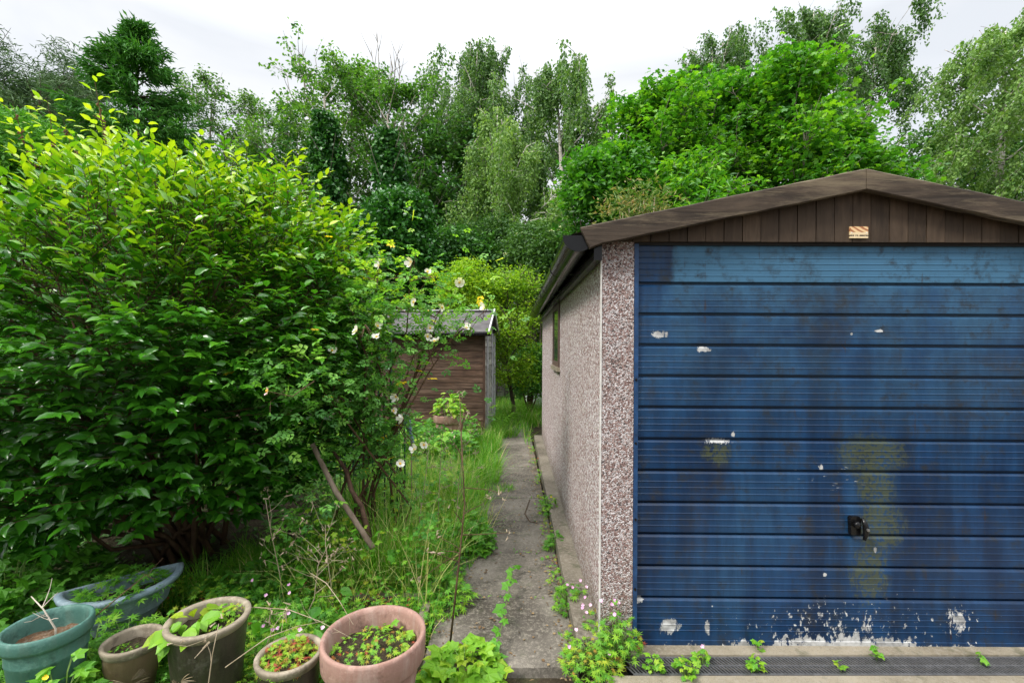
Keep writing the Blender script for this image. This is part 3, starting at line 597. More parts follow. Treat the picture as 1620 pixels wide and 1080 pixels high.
tree('beech_tree', 'dark layered beech under the birches, sky glinting through its crown', 690, 190, 17, 3.0, G['dark'], K_bark, .1, nl=30, up=.35, L=.16, per=15, sp=.22, twigs=10, tint=(.1, .9))
tree('beech_tree', 'dark bushy beech behind the crooked birch trunk', 858, 220, 20, 3.2, G['dark'], K_bark, .1, nl=28, up=.35, L=.17, per=14, sp=.22, twigs=9, tint=(0, .6))
tree('beech_tree', 'dark beech low between the ivy trunks and the poplars', 430, 235, 18, 3.3, G['dark'], K_bark, .1, nl=28, up=.35, L=.17, per=14, sp=.22, twigs=9, tint=(.1, .8))
for par, Yd, tw_ in ((ash_left, 18, ((490, 190, 478, 62), (492, 170, 460, 66), (494, 160, 497, 82), (488, 200, 452, 110))), (ash_right, 16, ((605, 190, 596, 42), (612, 170, 634, 66), (610, 165, 586, 76), (625, 160, 632, 92), (612, 150, 616, 84)))):
    w = MB()
    for a_, b_, c_, d_ in tw_:
        p0, p1 = at(a_, b_, Yd), at(c_, d_, Yd); q = np.array([p0, p0*.7+p1*.3+rng.normal(size=3)*.08, p0*.35+p1*.65+rng.normal(size=3)*.08, p1]); w.tube(q, [.03, .022, .014, .006], 5)
        for k in range(4): e = poly(interp(q, rng.uniform(.3, .9)), (p1-p0)/np.linalg.norm(p1-p0)+rng.normal(size=3)*.5, rng.uniform(.4, 1.), 3, .2, .1); w.tube(e, [.012, .009, .006, .004], 4)
    obj('dead_branches', w, K_greybark, par, True)
def ivy(label, px, top, Y, r, seed):
    global rng; keep = rng; rng = np.random.default_rng(seed); b = at(px, 548, Y); H = at(px, top, Y)[2]; base = np.array([b[0], Y, -.06]); t = thing('ivy_clad_tree', label, 'tree', base, 'ivy covered trunks in the wood')
    tk = MB(); h = np.linspace(0, 1, 8); tp = base+np.stack([.15*np.sin(h*3), 0*h, h*H], 1); tk.tube(tp, .14*(1-.8*h), 7)
    for q in range(16): lp = poly(interp(tp, rng.uniform(.5, 1)), (rng.normal(), rng.normal(), 1.6), rng.uniform(.8, 2.2), 4, .2); tk.tube(lp, np.linspace(.02, .004, 5), 3)
    n = 1500; q = rng.uniform(0, 1, n)**.8; az = rng.uniform(0, 2*np.pi, n); lump = 1+.35*np.sin(q*23+az*2)+.25*np.sin(q*11-az)
    rr = r*(1.15-q*.85)*lump*rng.uniform(.7, 1.05, n); C = np.array([interp(tp, x_*.94) for x_ in q])+np.stack([rr*np.cos(az), rr*np.sin(az), 0*q], 1)
    m = MB(); scatter(m, C, .10, 12, .13, .8, T_RH, .7, .6, (.05, .9)); obj('trunk', tk, K_greybark, t, True); obj('ivy', m, G['ivy'], t); rng = keep
ivy('ivy covered trunk standing nearer the camellia, left one of two', 512, 150, 14, .75, 5)
ivy('ivy covered trunk with bare twigs on top, nearer the tall birch', 612, 178, 13.5, .8, 6)
mass('ivy_bush', 'rounded glossy ivy bush at the foot of the ivy covered trunks', 'bush', at(615, 395, 11), (1.25, 1.0, 1.5), G['ivy'], 26000, .105, .8, stem=K_bark, seed=11)
mass('laurel_bush', 'dark bush behind the shed roof, left of the elder', 'bush', at(690, 440, 12), (1.5, 1.0, 1.4), G['dark'], 20000, .11, .6, stem=K_bark, seed=12)
mass('elder_bush', 'elder bush dotted with cream flower heads beside the garage gutter', 'bush', at(850, 430, 11.5), (1.25, 1.0, 1.35), G['elder'], 26000, .10, .5, stem=K_bark, seed=13, flowers=90)
mass('hawthorn_bush', 'dark green hawthorn left of the elder, above the lime shrub', 'bush', at(772, 425, 13), (1.3, 1.0, 1.3), G['elder'], 20000, .09, .5, stem=K_bark, seed=14, tint=(0, .5))

syc = dict(mat=G['syc'], bk=K_greybark, T=T_LB, asp=1.0, per=14, h0=.12, leafup=1.2, curve=.3, tr=.14)
tree('sycamore_tree', 'bright green sycamore rising highest over the garage gable', 1255, 42, 11, 1.8, L=.12, nl=52, up=.9, sp=.26, twigs=11, **syc)
tree('sycamore_tree', 'bright sycamore behind the left slope of the garage roof', 1050, 96, 11.5, 1.75, L=.12, nl=46, up=.9, sp=.24, twigs=9, **syc)
tree('sycamore_tree', 'lower sycamore behind the gable peak, between its two tall neighbours', 1145, 80, 12.5, 1.9, L=.12, nl=30, up=.8, sp=.26, twigs=9, tint=(0, .6), **syc)
tree('sycamore_tree', 'spreading sycamore right of the gable peak under the open sky', 1345, 150, 10.5, 1.15, L=.12, nl=30, up=.7, sp=.24, twigs=9, tint=(.1, .7), **syc)
tree('chestnut_tree', 'young horse chestnut with drooping leaves close behind the roof edge', 1085, 235, 9.2, 1.15, G['syc'], K_greybark, .1, nl=28, up=.6, L=.16, asp=.42, per=14, sp=.16, twigs=7, tr=.07, leafup=1.0, tint=(.2, .9))
mass('laurel_bush', 'green bush behind the roof edge, right of the crooked birch', 'bush', at(965, 330, 10), (1.0, .9, 1.5), G['syc'], 12000, .14, .6, stem=K_bark, seed=15, tint=(0, .6))
tree('birch_tree', 'windblown birch top behind the left side of the sycamores', 1130, 45, 18, 2.1, G['birch'], K_birch, .45, nl=15, up=.9, L=.12, per=8, sp=.085, twigs=6, droop=1.1, wind=.4, tint=(0, .6))
tree('birch_tree', 'windblown birch reaching out of the picture above the tallest sycamore', 1285, -5, 17, 2.4, G['birch'], K_birch, .45, nl=15, up=.9, L=.12, per=8, sp=.085, twigs=6, droop=1.0, wind=.5, tint=(0, .6), lean=(.6, 0))
tree('birch_tree', 'windblown birch between the sycamores and the white-trunked birch', 1385, 20, 18, 2.0, G['birch'], K_birch, .5, nl=13, up=1., L=.12, per=8, sp=.085, twigs=6, droop=1.0, wind=.5, tint=(0, .6), lean=(.8, 0))
tree('birch_tree', 'silver birch with a bright white trunk above the right roof slope', 1585, 30, 14, 1.9, G['birchpale'], K_birch, .50, nl=20, up=.6, L=.115, per=8, sp=.085, twigs=6, droop=.9, wind=-.45, tr=.19, tint=(0, .7))
tree('beech_tree', 'dark tree low between the sycamores and the white-trunked birch', 1480, 200, 17, 2.8, G['dark'], K_bark, .08, nl=32, up=.4, L=.17, per=14, sp=.22, twigs=10, tint=(.3, 1))
tree('beech_tree', 'dark tree behind the white birch trunk at the right edge', 1640, 190, 17, 2.8, G['dark'], K_bark, .08, nl=30, up=.4, L=.17, per=14, sp=.22, twigs=9, tint=(.2, .9))
mass('conifer_bush', 'yellowish budding shrub poking over the left roof slope', 'bush', at(1008, 338, 7.7), (.62, .35, .40), G['bud'], 1300, .11, .28, stem=K_dead, seed=16, inner=.3, up=.2, droop=-.5)
tree('apple_tree', 'small lime green fruit tree at the end of the path', 806, 428, 9.3, .80, G['lime'], K_bark, .22, nl=34, up=.7, L=.065, asp=.5, per=14, sp=.11, twigs=9, tr=.045, tint=(.0, .7))
mass('lime_shrub', 'yellow-green shrub behind the shed roof', 'shrub', at(735, 475, 9.3), (.62, .4, .72), G['lime'], 8000, .07, .5, stem=K_twig, seed=18, inner=.15, tint=(.1, .8))
mass('green_shrub', 'mid-green shrub below the fruit tree at the end of the path', 'shrub', at(838, 590, 10.2), (.5, .5, .6), G['rose'], 5000, .09, .6, stem=K_twig, seed=19, tint=(0, .5))
mass('added_shade_hedge', 'added dark leaf mass deepening the shade behind and under the camellia', 'hedge', (-4.6, 4.7, .75), (2.6, .5, 1.2), G['dark'], 24000, .09, .6, stem=K_bark, seed=31, tint=(0, .4))  # dark foliage added to block light and deepen the shade here
mass('thuja_hedge', 'bright green thuja hedge at the left edge behind the camellia', 'hedge', at(-10, 270, 5.2), (1.0, .6, .75), G['thuja'], 26000, .07, .35, seed=20, inner=.1, up=.3, droop=-.3, base=(-5.9, 5.2, -.06), stem=K_bark)
# white object at the end of the path
t = thing('water_butt', 'white plastic tank half hidden behind the fruit tree by the garage end', 'tank', at(845, 640, 11.4)*np.array([1, 1, 0])); w = MB(); q = at(845, 560, 11.4)
w.lathe([(0, 0), (.20, 0), (.22, .1), (.22, .55), (.225, .56), (.225, .60), (.22, .62), (.22, 1.1), (.18, 1.22), (0, 1.25)], (q[0], q[1], -.05), 28); obj('body', w, plain('white_plastic', (.75,.77,.79), .4), t, True)
w = MB(); w.lathe([(.0, 0), (.10, 0), (.10, .05), (0, .06)], (q[0], q[1], 1.20), 20); obj('lid', w, plain('dark_lid', (.05,.05,.06), .5), t)

# ------------------------------------------------------------------ camellia
def camellia():
    global rng; rng = np.random.default_rng(21)
    c = np.array([-2.42, 3.12, 1.40]); rad = np.array([1.38, 1.12, 1.27]); base = np.array([-2.35, 3.3, -.06])
    t = thing('camellia_bush', 'large glossy camellia bush with lime new leaves filling the left side', 'bush', base)
    lc = np.vstack([c, c+unit(16)*rad*.55]); lr = np.vstack([rad*.94, rad*rng.uniform(.36, .58, (16, 1))]); lc[1:4] = [(-1.62, 3.2, 2.12), (-1.42, 3.15, 1.75), (-1.95, 3.3, 2.28)]; lr[1:4] = [(.48, .5, .46), (.42, .5, .45), (.5, .5, .5)]
    n = 5800; k = np.where(rng.uniform(size=n) < .62, 0, rng.integers(0, 17, n)); d = unit(n); O = lc[k]+d*lr[k]*np.where(rng.uniform(size=n) < .25, rng.uniform(.55, .85, n), rng.uniform(.88, 1.04, n))[:, None]
    keep = (O[:, 2] > .36+.10*np.sin(O[:, 0]*5)) & (O[:, 2] < 2.70-.60*np.maximum(0, -2.3-O[:, 0])-.30*np.maximum(0, 2.8-O[:, 1])+rng.normal(size=n)*.04); O = O[keep]; d = d[keep]; n = len(O)
    hz = np.clip((O[:, 2]-1.0)/1.25, 0, 1)
    D = d*np.array([1, 1, .6])+np.stack([rng.normal(size=n)*.35, rng.normal(size=n)*.35, -.05+.60*hz+rng.normal(size=n)*.30], 1); D[:, 2] = np.maximum(D[:, 2], .02+.25*rng.uniform(size=n)); D /= np.linalg.norm(D, axis=1)[:, None]
    sl_ = rng.uniform(.12, .28, n)*(1+.1*hz); st = MB(); lf = MB()
    young = hz**1.6*rng.uniform(.15, 1.15, n)
    for i in range(n):
        m = rng.integers(6, 11); u = np.linspace(.12, 1, m); tip = O[i]+D[i]*sl_[i]
        if i % 2 == 0 or hz[i] > .5: st.tube([O[i]-D[i]*.12, O[i]+D[i]*sl_[i]*.5, tip], [.0026, .002, .001], 3, cap=False)
        P = O[i]+D[i]*(sl_[i]*u)[:, None]; az = np.arange(m)*2.4+rng.uniform(0, 6)
        e1 = np.cross(D[i], [.02, .03, 1.]); e1 /= np.linalg.norm(e1); e2 = np.cross(D[i], e1)
        sd = e1*np.where(np.arange(m) % 2, 1, -1)[:, None]*rng.uniform(.6, 1, (m, 1))+e2*rng.uniform(-.55, .55, (m, 1))
        A = sd*.9+D[i]*(.25+.5*u[:, None])-np.array([0, 0, .03-.05*hz[i]])+d[i]*.35; N = np.array([0, 0, 1.])+d[i]*.50+rng.normal(size=(m, 3))*.34
        L = rng.uniform(.054, .104, m)*(1-.18*u)*(1-.12*hz[i]); tt = np.clip(rng.uniform(.0, .34, m)+young[i]*(.25+.75*u), 0, 1)
        lf.leaves(P, A, N, L, L*rng.uniform(.43, .53, m), T_OV, tt)
    # long shoots out of the top
    for px, py in ((390, 232), (470, 262), (320, 215), (250, 245), (540, 330), (575, 420), (180, 255), (100, 280), (430, 250), (505, 300)):
        tipp = at(px, py, rng.uniform(2.6, 3.2)); b0 = tipp+np.array([rng.uniform(-.08, .08), .1, -.34]); pl_ = np.array([b0, (b0+tipp)/2+rng.normal(size=3)*.015, tipp]); st.tube(pl_, [.004, .003, .0015], 3, cap=False)
        m = 11; u = np.linspace(.1, 1, m); P = b0+(tipp-b0)*u[:, None]; az = np.arange(m)*2.4; A = np.stack([np.cos(az), np.sin(az), .35+.2*u], 1); N = np.array([0, 0, 1.])+rng.normal(size=(m, 3))*.3
        lf.leaves(P, A, N, rng.uniform(.055, .08, m), rng.uniform(.026, .038, m), T_OV, np.clip(.45+.55*u+rng.normal(size=m)*.1, 0, 1))
    for q in range(26):
        e = c+unit(1)[0]*rad*.85; e[2] = max(e[2], .7); b0 = base+rng.normal(size=3)*np.array([.12, .12, 0]); mid = b0*.45+e*.55+np.array([0, 0, -.15]); st.tube([b0, b0*.75+mid*.25+np.array([0, 0, .1]), mid, e], [.022, .018, .012, .004], 5)
    obj('stems', st, K_twig, t, True); obj('foliage', lf, G['camellia'], t, True)
camellia()
# taller shrub with big lime leaves behind it
def limeshrub():
    global rng; rng = np.random.default_rng(22); base = np.array([-3.05, 3.9, -.06]); t = thing('witch_hazel_shrub', 'tall thin shrub with lime leaves and brown catkins above the camellia', 'shrub', base); st = MB(); lf = MB(); ck = MB()
    for px, py in ((150, 130), (75, 160), (20, 165), (215, 195), (120, 215), (165, 185), (45, 215), (100, 190), (185, 215)):
        tip = at(px, py, rng.uniform(3.6, 4.0)); p_ = np.array([base+rng.normal(size=3)*np.array([.1, .1, 0]), base*.45+tip*.55+rng.normal(size=3)*.08, base*.2+tip*.8+rng.normal(size=3)*.04, tip]); st.tube(p_, [.014, .009, .006, .002], 4)
        m = 26; u = np.linspace(.72, 1, m); P = np.array([interp(p_, x_) for x_ in u])+rng.normal(size=(m, 3))*.02; az = np.arange(m)*2.4
        A = np.stack([np.cos(az), np.sin(az), .5+0*az], 1)+rng.normal(size=(m, 3))*.2; N = unit(m)*.5+np.array([0, -.3, .8]); P2 = P+A*rng.uniform(.02, .10, m)[:, None]
        lf.leaves(P2, A, N, rng.uniform(.055, .085, m), rng.uniform(.03, .05, m), T_OV, rng.uniform(.4, 1, m))
        for k in range(14): q = interp(p_, rng.uniform(.7, .97)); ck.tube([q, q+rng.normal(size=3)*.012+np.array([0, 0, -.01]), q+rng.normal(size=3)*.02+np.array([0, 0, -.03])], [.003, .008, .003], 4)
    obj('stems', st, K_twig, t); obj('foliage', lf, G['lime'], t, True); obj('catkins', ck, plain('catkin_brown', (.20,.10,.05), .8), t)
limeshrub()

# ------------------------------------------------------------------ rose bush
petal = leafmat('white_petal', [(0, (.70,.67,.66)), (.5, (.78,.77,.75)), (1, (.72,.52,.55))], .5, .25, gain=1.); stamen = plain('yellow_stamen', (.65,.40,.04), .6)
def petals(c, n, r, tint):
    n = n/np.linalg.norm(n); u = np.cross(n, [.2, .3, 1]); u /= np.linalg.norm(u); v = np.cross(n, u); m = MB()
    for k in range(5):
        a_ = k*2*np.pi/5+rng.uniform(-.15, .15); ax = u*math.cos(a_)+v*math.sin(a_); sd = np.cross(n, ax); cup0 = rng.uniform(.05, 1.3); cup = cup0 = cup0; rows = []
        for q, wv in ((.08, .08), (.4, .34), (.75, .50), (.97, .36), (.99, .12)):
            for s in (-1, 0, 1): rows.append(c+ax*r*(q-.05*(s == 0)*(q > .9))+sd*r*wv*s*.95+n*r*(cup*q*q+(.06*abs(s))))
        f = []
        for i in range(4):
            for j in range(2): z_ = i*3+j; f.append((z_, z_+3, z_+4, z_+1))
        m.add(rows, quads=f, tint=tint)
    return m
def rosebush():
    global rng; rng = np.random.default_rng(23); base = np.array([-1.02, 3.2, -.06])
    t = thing('rose_bush', 'tall straggling white rose bush between camellia and path', 'rose bush', base); st = MB(); lf = MB()
    fl = [(600,420,3.0),(651,415,2.9),(676,430,3.2),(655,478,3.1),(727,447,3.4),(700,486,3.3),(766,488,3.3),(564,524,2.8),(597,516,3.0),(596,533,3.0),(680,519,3.3),(738,519,3.3),(676,532,3.3),(687,540,3.3),(525,554,3.0),(424,618,2.3),(627,627,3.2),(622,650,3.2),(638,661,3.2),(656,711,3.1),(671,703,3.1),(633,733,3.0),(600,415,3.4)]
    joint = at(600, 645, 3.2); tops = [at(690, 550, 3.3), at(740, 500, 3.3), at(650, 420, 3.0), at(600, 420, 3.1), at(770, 490, 3.3), at(520, 560, 3.0), at(560, 500, 2.9), at(440, 620, 2.5), at(660, 690, 3.1), at(725, 450, 3.4), at(620, 470, 3.2), at(655, 560, 3.2), at(480, 600, 2.7), at(700, 480, 3.3)]
    canes = []
    for e in tops:
        b0 = base+rng.normal(size=3)*np.array([.12, .1, 0]); m1 = b0*.55+joint*.45+rng.normal(size=3)*.08; m2 = joint*.45+e*.55+rng.normal(size=3)*.06; p_ = np.array([b0, m1, m2, e]); canes.append(p_); st.tube(p_, [.010, .008, .005, .003], 5)
        for k in range(6):
            s0 = interp(p_, rng.uniform(.4, 1)); tw = poly(s0, rng.normal(size=3)+np.array([0, -.2, .5]), rng.uniform(.15, .4), 3, -.2, .2); st.tube(tw, [.004, .003, .002, .001], 3, cap=False); canes.append(tw)
    C = np.concatenate([[interp(p_, u) for u in rng.uniform(.35, 1, 4 if len(p_) == 4 and abs(p_[0][2]) < .1 else 3)] for p_ in canes]); 
    blobs = [(470, 610, 2.6, .17, 60), (430, 590, 2.4, .14, 40), (520, 600, 2.9, .18, 60), (600, 570, 3.1, .16, 26), (565, 650, 3.1, .18, 40), (640, 640, 3.2, .12, 26), (560, 520, 2.95, .18, 50), (615, 450, 3.1, .2, 60), (660, 500, 3.2, .2, 40), (640, 700, 3.1, .12, 16), (480, 690, 2.7, .14, 26), (730, 510, 3.3, .15, 22), (500, 560, 2.9, .15, 50), (590, 500, 3.1, .16, 26), (740, 620, 3.2, .1, 16), (480, 780, 2.8, .12, 24), (600, 620, 3.2, .16, 20)]
    B = np.concatenate([at(a_, b, c)+rng.normal(size=(n, 3))*s for a_, b, c, s, n in blobs]); C = np.concatenate([C, B]); n = len(C)*3
    P = np.repeat(C, 3, 0)+rng.normal(size=(n, 3))*.045; A = unit(n)*np.array([1, 1, .5]); N = unit(n)*.55+np.array([0, -.15, .9]); ty = np.clip((P[:, 2]-1.3)*.5, 0, .6)
    hid = (P[:, 0]/P[:, 1]*F > -165) & (np.abs(P[:, 2]-1.2) < .32) & (rng.uniform(size=n) < .7); P, A, N, ty = P[~hid], A[~hid], N[~hid], ty[~hid]; n = len(P)
    tt = np.clip(rng.uniform(0, .6, n)+ty*rng.uniform(0, 1, n), 0, .88); tt[rng.uniform(size=n) < .014] = 1.; L = rng.uniform(.07, .115, n); lf.leaves(P, A, N, L, L, T_PN, tt)
    Cs = np.concatenate([p_ for p_ in canes])
    for x_, y_, Y_ in fl:
        q = at(x_, y_, Y_-.31); k = np.argmin(((Cs-q)**2).sum(1)); st.tube([Cs[k], Cs[k]*.45+q*.55+np.array([0, .02, -.05]), q+np.array([0, .006, -.004])], [.003, .0024, .0016], 4)
        for b_ in range(2):
            e = q+rng.normal(size=3)*np.array([.05, .03, .05]); st.tube([q+np.array([0, .02, -.05]), e], .0012, 3); lf.add([e+np.array([0, 0, .010]), e+np.array([.005, 0, 0]), e-np.array([.005, 0, 0]), e+np.array([0, .005, 0]), e-np.array([0, 0, .008])], tris=[(0, 1, 3), (0, 3, 2), (0, 2, 1), (4, 3, 1), (4, 2, 3), (4, 1, 2)], tint=.5)
    obj('canes', st, K_twig, t, True); obj('foliage', lf, G['rose'], t)
    for x_, y_, Y_ in fl:
        c = at(x_, y_, Y_-.3); nrm = np.array([rng.uniform(-1, 1), -rng.uniform(.35, 1), rng.uniform(-.2, 1.0)]); r = rng.uniform(.022, .033)*Y_/3; c = at(x_, y_, Y_-.32); r *= .92; f = obj('flower', petals(c, nrm, r, .98 if x_ == 424 else rng.uniform(.1, .6)), petal, t, True)
        s = MB(); nn = nrm/np.linalg.norm(nrm); s.tube([c, c+nn*.006, c+nn*.010], [.006, .008, .003], 7); obj('stamens', s, stamen, f)
rosebush()
# leaning posts beneath the rose
w = MB(); pp = np.array([at(494, 702, 2.75), at(530, 775, 2.7), at(574, 842, 2.62)]); pp = np.vstack([pp, pp[2]+(pp[2]-pp[1])*.35]); w.tube(pp, [.015, .0155, .016, .016], 9); tag(obj('wooden_post', w, bark('weathered_post', (.13,.095,.07), (.28,.22,.165), 12), None, True), 'weathered round wooden post leaning under the rose bush', 'post')
w = MB(); pp = np.array([at(527, 712, 2.95), at(548, 745, 2.95), at(556, 775, 2.9), at(572, 800, 2.85), at(585, 850, 2.8)]); w.tube(pp, [.009, .014, .015, .014, .018], 8); tag(obj('dead_stump', w, bark('gnarled_stump', (.06,.035,.025), (.17,.10,.07), 25), None, True), 'gnarled brown dead stem leaning beside the post under the rose', 'stem')
w = MB(); pp = np.array([at(612, 620, 3.5), at(640, 590, 3.5), at(672, 545, 3.5), at(700, 525, 3.5)]); w.tube(pp, [.012, .010, .008, .006], 6); tag(obj('bare_branch', w, K_dead, None, True), 'pale bare branch slanting across the brown shed wall', 'branch')
# green plant supports
green_metal = plain('green_coated_wire', (.008,.045,.030), .4, .3, 30)
stk = [(607, 610, 810, 3.55, 'thin dark stake left in the bunch beside the lowest white rose'), (618, 500, 800, 3.6, 'tallest green stake rising in front of the shed eave'), (629, 640, 800, 3.5, 'green stake nearest the blue ribbed ornament'), (575, 655, 760, 3.5, 'short stake standing between the rose stems and the stake bunch'),
       (545, 660, 760, 3.7, 'leftmost green stake in the shade of the rose'), (560, 670, 740, 4.0, 'thin stake at the back under the rose leaves'), (588, 670, 745, 4.0, 'thin back stake behind the short stake'), (600, 500, 640, 4.3, 'dark stake behind the tallest green stake'), (640, 660, 780, 3.8, 'green stake right of the bunch by the rose flowers')]
for px, y0, y1, Y_, lab in stk:
    w = MB(); a_ = at(px, y0, Y_); b = at(px+rng.uniform(-3, 3), y1, Y_); b[2] = min(b[2], .1); b = a_*.0+np.array([b[0], Y_, -.05]); w.tube([a_, (a_+b)/2+rng.normal(size=3)*.004, b], .0065 if y0 > 500 else .010, 6)
    tag(obj('garden_stake', w, green_metal, None, True), lab, 'stake', 'green stakes in the overgrown bed')
for q, (xx, lab) in enumerate(((590, 'green wire hoop around the short stakes'), (560, 'green wire hoop deeper under the rose'))):
    w = MB(); c = at(xx, 700, 3.8+.2*q); aa = np.linspace(0, 2*np.pi, 30)
    for zz in (.75, .45): w.tube(np.stack([c[0]+.22*np.cos(aa), c[1]+.2*np.sin(aa), np.full(30, zz)], 1), .004, 5, cap=False)
    for k in range(7): w.tube([(c[0]+.22*math.cos(k*.9), c[1]+.2*math.sin(k*.9), -.05), (c[0]+.22*math.cos(k*.9), c[1]+.2*math.sin(k*.9), .80)], .004, 5)
    tag(obj('plant_support', w, green_metal, None, True), lab, 'plant support', 'wire plant supports')
# ornament on a cane
c = at(640, 660, 3.9); t = thing('garden_ornament', 'blue-grey ribbed ornament with dark round head among white roses', 'ornament', (c[0], c[1], -.05))
w = MB(); n_ = 24; u = np.linspace(0, 1, n_); w.tube(np.stack([c[0]+.02+.05*u, np.full(n_, c[1]), c[2]-.02-.20*u], 1), (.030-.016*u)*(1+.12*np.sin(u*40)), 12); obj('body', w, plain('blue_grey_plastic', (.16,.24,.33), .4), t, True)
w = MB(); aa = np.linspace(-math.pi/2, math.pi/2, 9); w.lathe([(max(.0005, .038*math.cos(k)), .036*math.sin(k)) for k in aa], c, 16); obj('head', w, plain('dark_teal_plastic', (.01,.03,.04), .3), t, True)
w = MB(); w.tube([(c[0]+.06, c[1], c[2]-.2), (c[0]+.06, c[1], -.05)], .006, 6); obj('cane', w, K_dead, t)

# ------------------------------------------------------------------ pots
def pot(name, label, c, r, H, kind, mat, rimmat, fill, soilmat, tilt=(0, 0)):
    """c = centre of the rim"""
    b = np.array([c[0], c[1], c[2]-H]); t = thing(name, label, 'plant pot', b)
    if kind == 'band':      # flared pot with deep rim band
        rim = [(r*.86, -.115), (r*.965, -.10), (r*.985, -.092), (r, -.012), (r*.99, -.002), (r*.95, .0), (r*.91, -.004), (r*.885, -.02), (r*.84, -.12)]
        body = [(0, -H), (r*.62, -H), (r*.64, -H+.01), (r*.87, -.115), (r*.86, -.10)]
    elif kind == 'lip':     # glazed pot with rolled lip
        rim = [(r*.90, -.032), (r*.955, -.022), (r*.985, -.012), (r, -.004), (r*.995, .004), (r*.94, .006), (r*.86, .004), (r*.835, -.006), (r*.83, -.06)]
        body = [(0, -H), (r*.66, -H), (r*.70, -H+.006), (r*.80, -H*.6), (r*.885, -.09), (r*.90, -.045), (r*.89, -.02)]
    else:                   # plastic round pot
        rim = [(r*.90, -.055), (r*.965, -.05), (r*.995, -.038), (r, -.012), (r*.985, .002), (r*.94, .006), (r*.885, .0), (r*.865, -.02), (r*.83, -.12)]
        body = [(0, -H), (r*.60, -H), (r*.66, -H+.015), (r*.85, -.115), (r*.875, -.108), (r*.875, -.10), (r*.868, -.094), (r*.90, -.05)]
    w = MB(); w.lathe(body, c, 48, .004); obj('body', w, mat, t, True); w = MB(); w.lathe(rim, c, 48, .004); obj('rim', w, rimmat, t, True)
    a_ = np.linspace(0, 2*np.pi, 32, endpoint=False); zs = c[2]-fill; V = [(c[0], c[1], zs+.02)]; rs = np.linspace(.3, .87, 4)
    for q in rs: V += [(c[0]+r*q*math.cos(k), c[1]+r*q*math.sin(k), zs+.015*(1-q)+rng.uniform(-.008, .008)) for k in a_]
    T_ = [(0, 1+i, 1+(i+1) % 32) for i in range(32)]; Q = [(1+k*32+i, 1+(k+1)*32+i, 1+(k+1)*32+(i+1) % 32, 1+k*32+(i+1) % 32) for k in range(3) for i in range(32)]
    w = MB(); w.add(V, tris=T_, quads=Q); obj('soil', w, soilmat, t, True); return t
SOIL = soil_mat()
def potmat(name, a, b, dirt, rough=.8, sc=5, top=None):
    M = Mat(name, rough, .4); n = M.noise(sc, 7, .65); k = M.noise(38, 4, .7); s = M.noise(7, 5, .7, M.map((2.2, 2.2, .35)))
    c = M.ramp(n, [(.3, a), (.7, b)]); c = M.mix(M.rng(s, .5, .72, 0, .6), c, dirt); c = M.mix(M.rng(k, .58, .72, 0, .35), c, tuple(min(.9, x*1.5) for x in b)); q = M.noise(11, 8, .72); c = M.mix(M.rng(q, .54, .62, 0, .45), c, tuple(min(.8, x*1.35+.05) for x in b)); q2 = M.noise(16, 6, .7, M.map((1, 1, 1), (5, 2, 1))); c = M.mix(M.rng(q2, .58, .68, 0, .55), c, tuple(x*.35 for x in a)); M.base(c).bump(k, .45, .005); return M.m
terra = potmat('terracotta', (.24,.13,.10), (.33,.20,.16), (.41,.33,.285))
glaze = potmat('brown_glaze', (.020,.018,.012), (.046,.041,.029), (.065,.056,.038), .35)
stone_rim = potmat('stoneware_rim', (.18,.15,.105), (.32,.27,.20), (.12,.095,.065), .75)
teal = potmat('teal_plastic', (.045,.125,.10), (.08,.19,.155), (.11,.17,.135), .6)
bluep = potmat('blue_grey_plastic_planter', (.17,.25,.30), (.27,.35,.40), (.15,.19,.19), .6)
cT, cB, cS, cR, cG = np.array([-.545, 1.80, .34]), np.array([-1.24, 1.86, .365]), np.array([-1.60, 1.92, .235]), np.array([-.885, 1.81, .25]), np.array([-1.875, 1.84, .35])
pT = pot('terracotta_pot', 'large pink terracotta pot with a deep rim, right end of the pot row', cT, .20, .40, 'band', terra, terra, .085, SOIL)
pB = pot('glazed_pot', 'tall dark glazed pot with incised leaf pattern and pale lip', cB, .152, .41, 'lip', glaze, stone_rim, .05, SOIL)
pS = pot('glazed_pot', 'small brown glazed bowl pot beside the teal pot', cS, .108, .215, 'lip', potmat('umber_glaze', (.075,.052,.028), (.15,.11,.062), (.16,.12,.07), .4), stone_rim, .045, SOIL)
pR = pot('glazed_pot', 'low brown pot tucked behind the terracotta pot, full of red weeds', cR, .125, .29, 'lip', glaze, stone_rim, .045, SOIL)
leafy = concrete('leaf_litter', (.05,.03,.018), (.13,.07,.035), (.20,.11,.06), 1.2)
pG = pot('plastic_pot', 'round teal plastic pot with dry twig at the left edge', cG, .142, .39, 'plastic', teal, teal, .075, leafy)
cF = at(711, 655, 6.2); pot('terracotta_pot', 'terracotta pot of lime leaves in front of the shed wall', cF, .215, cF[2]+.05, 'band', terra, terra, .04, SOIL)
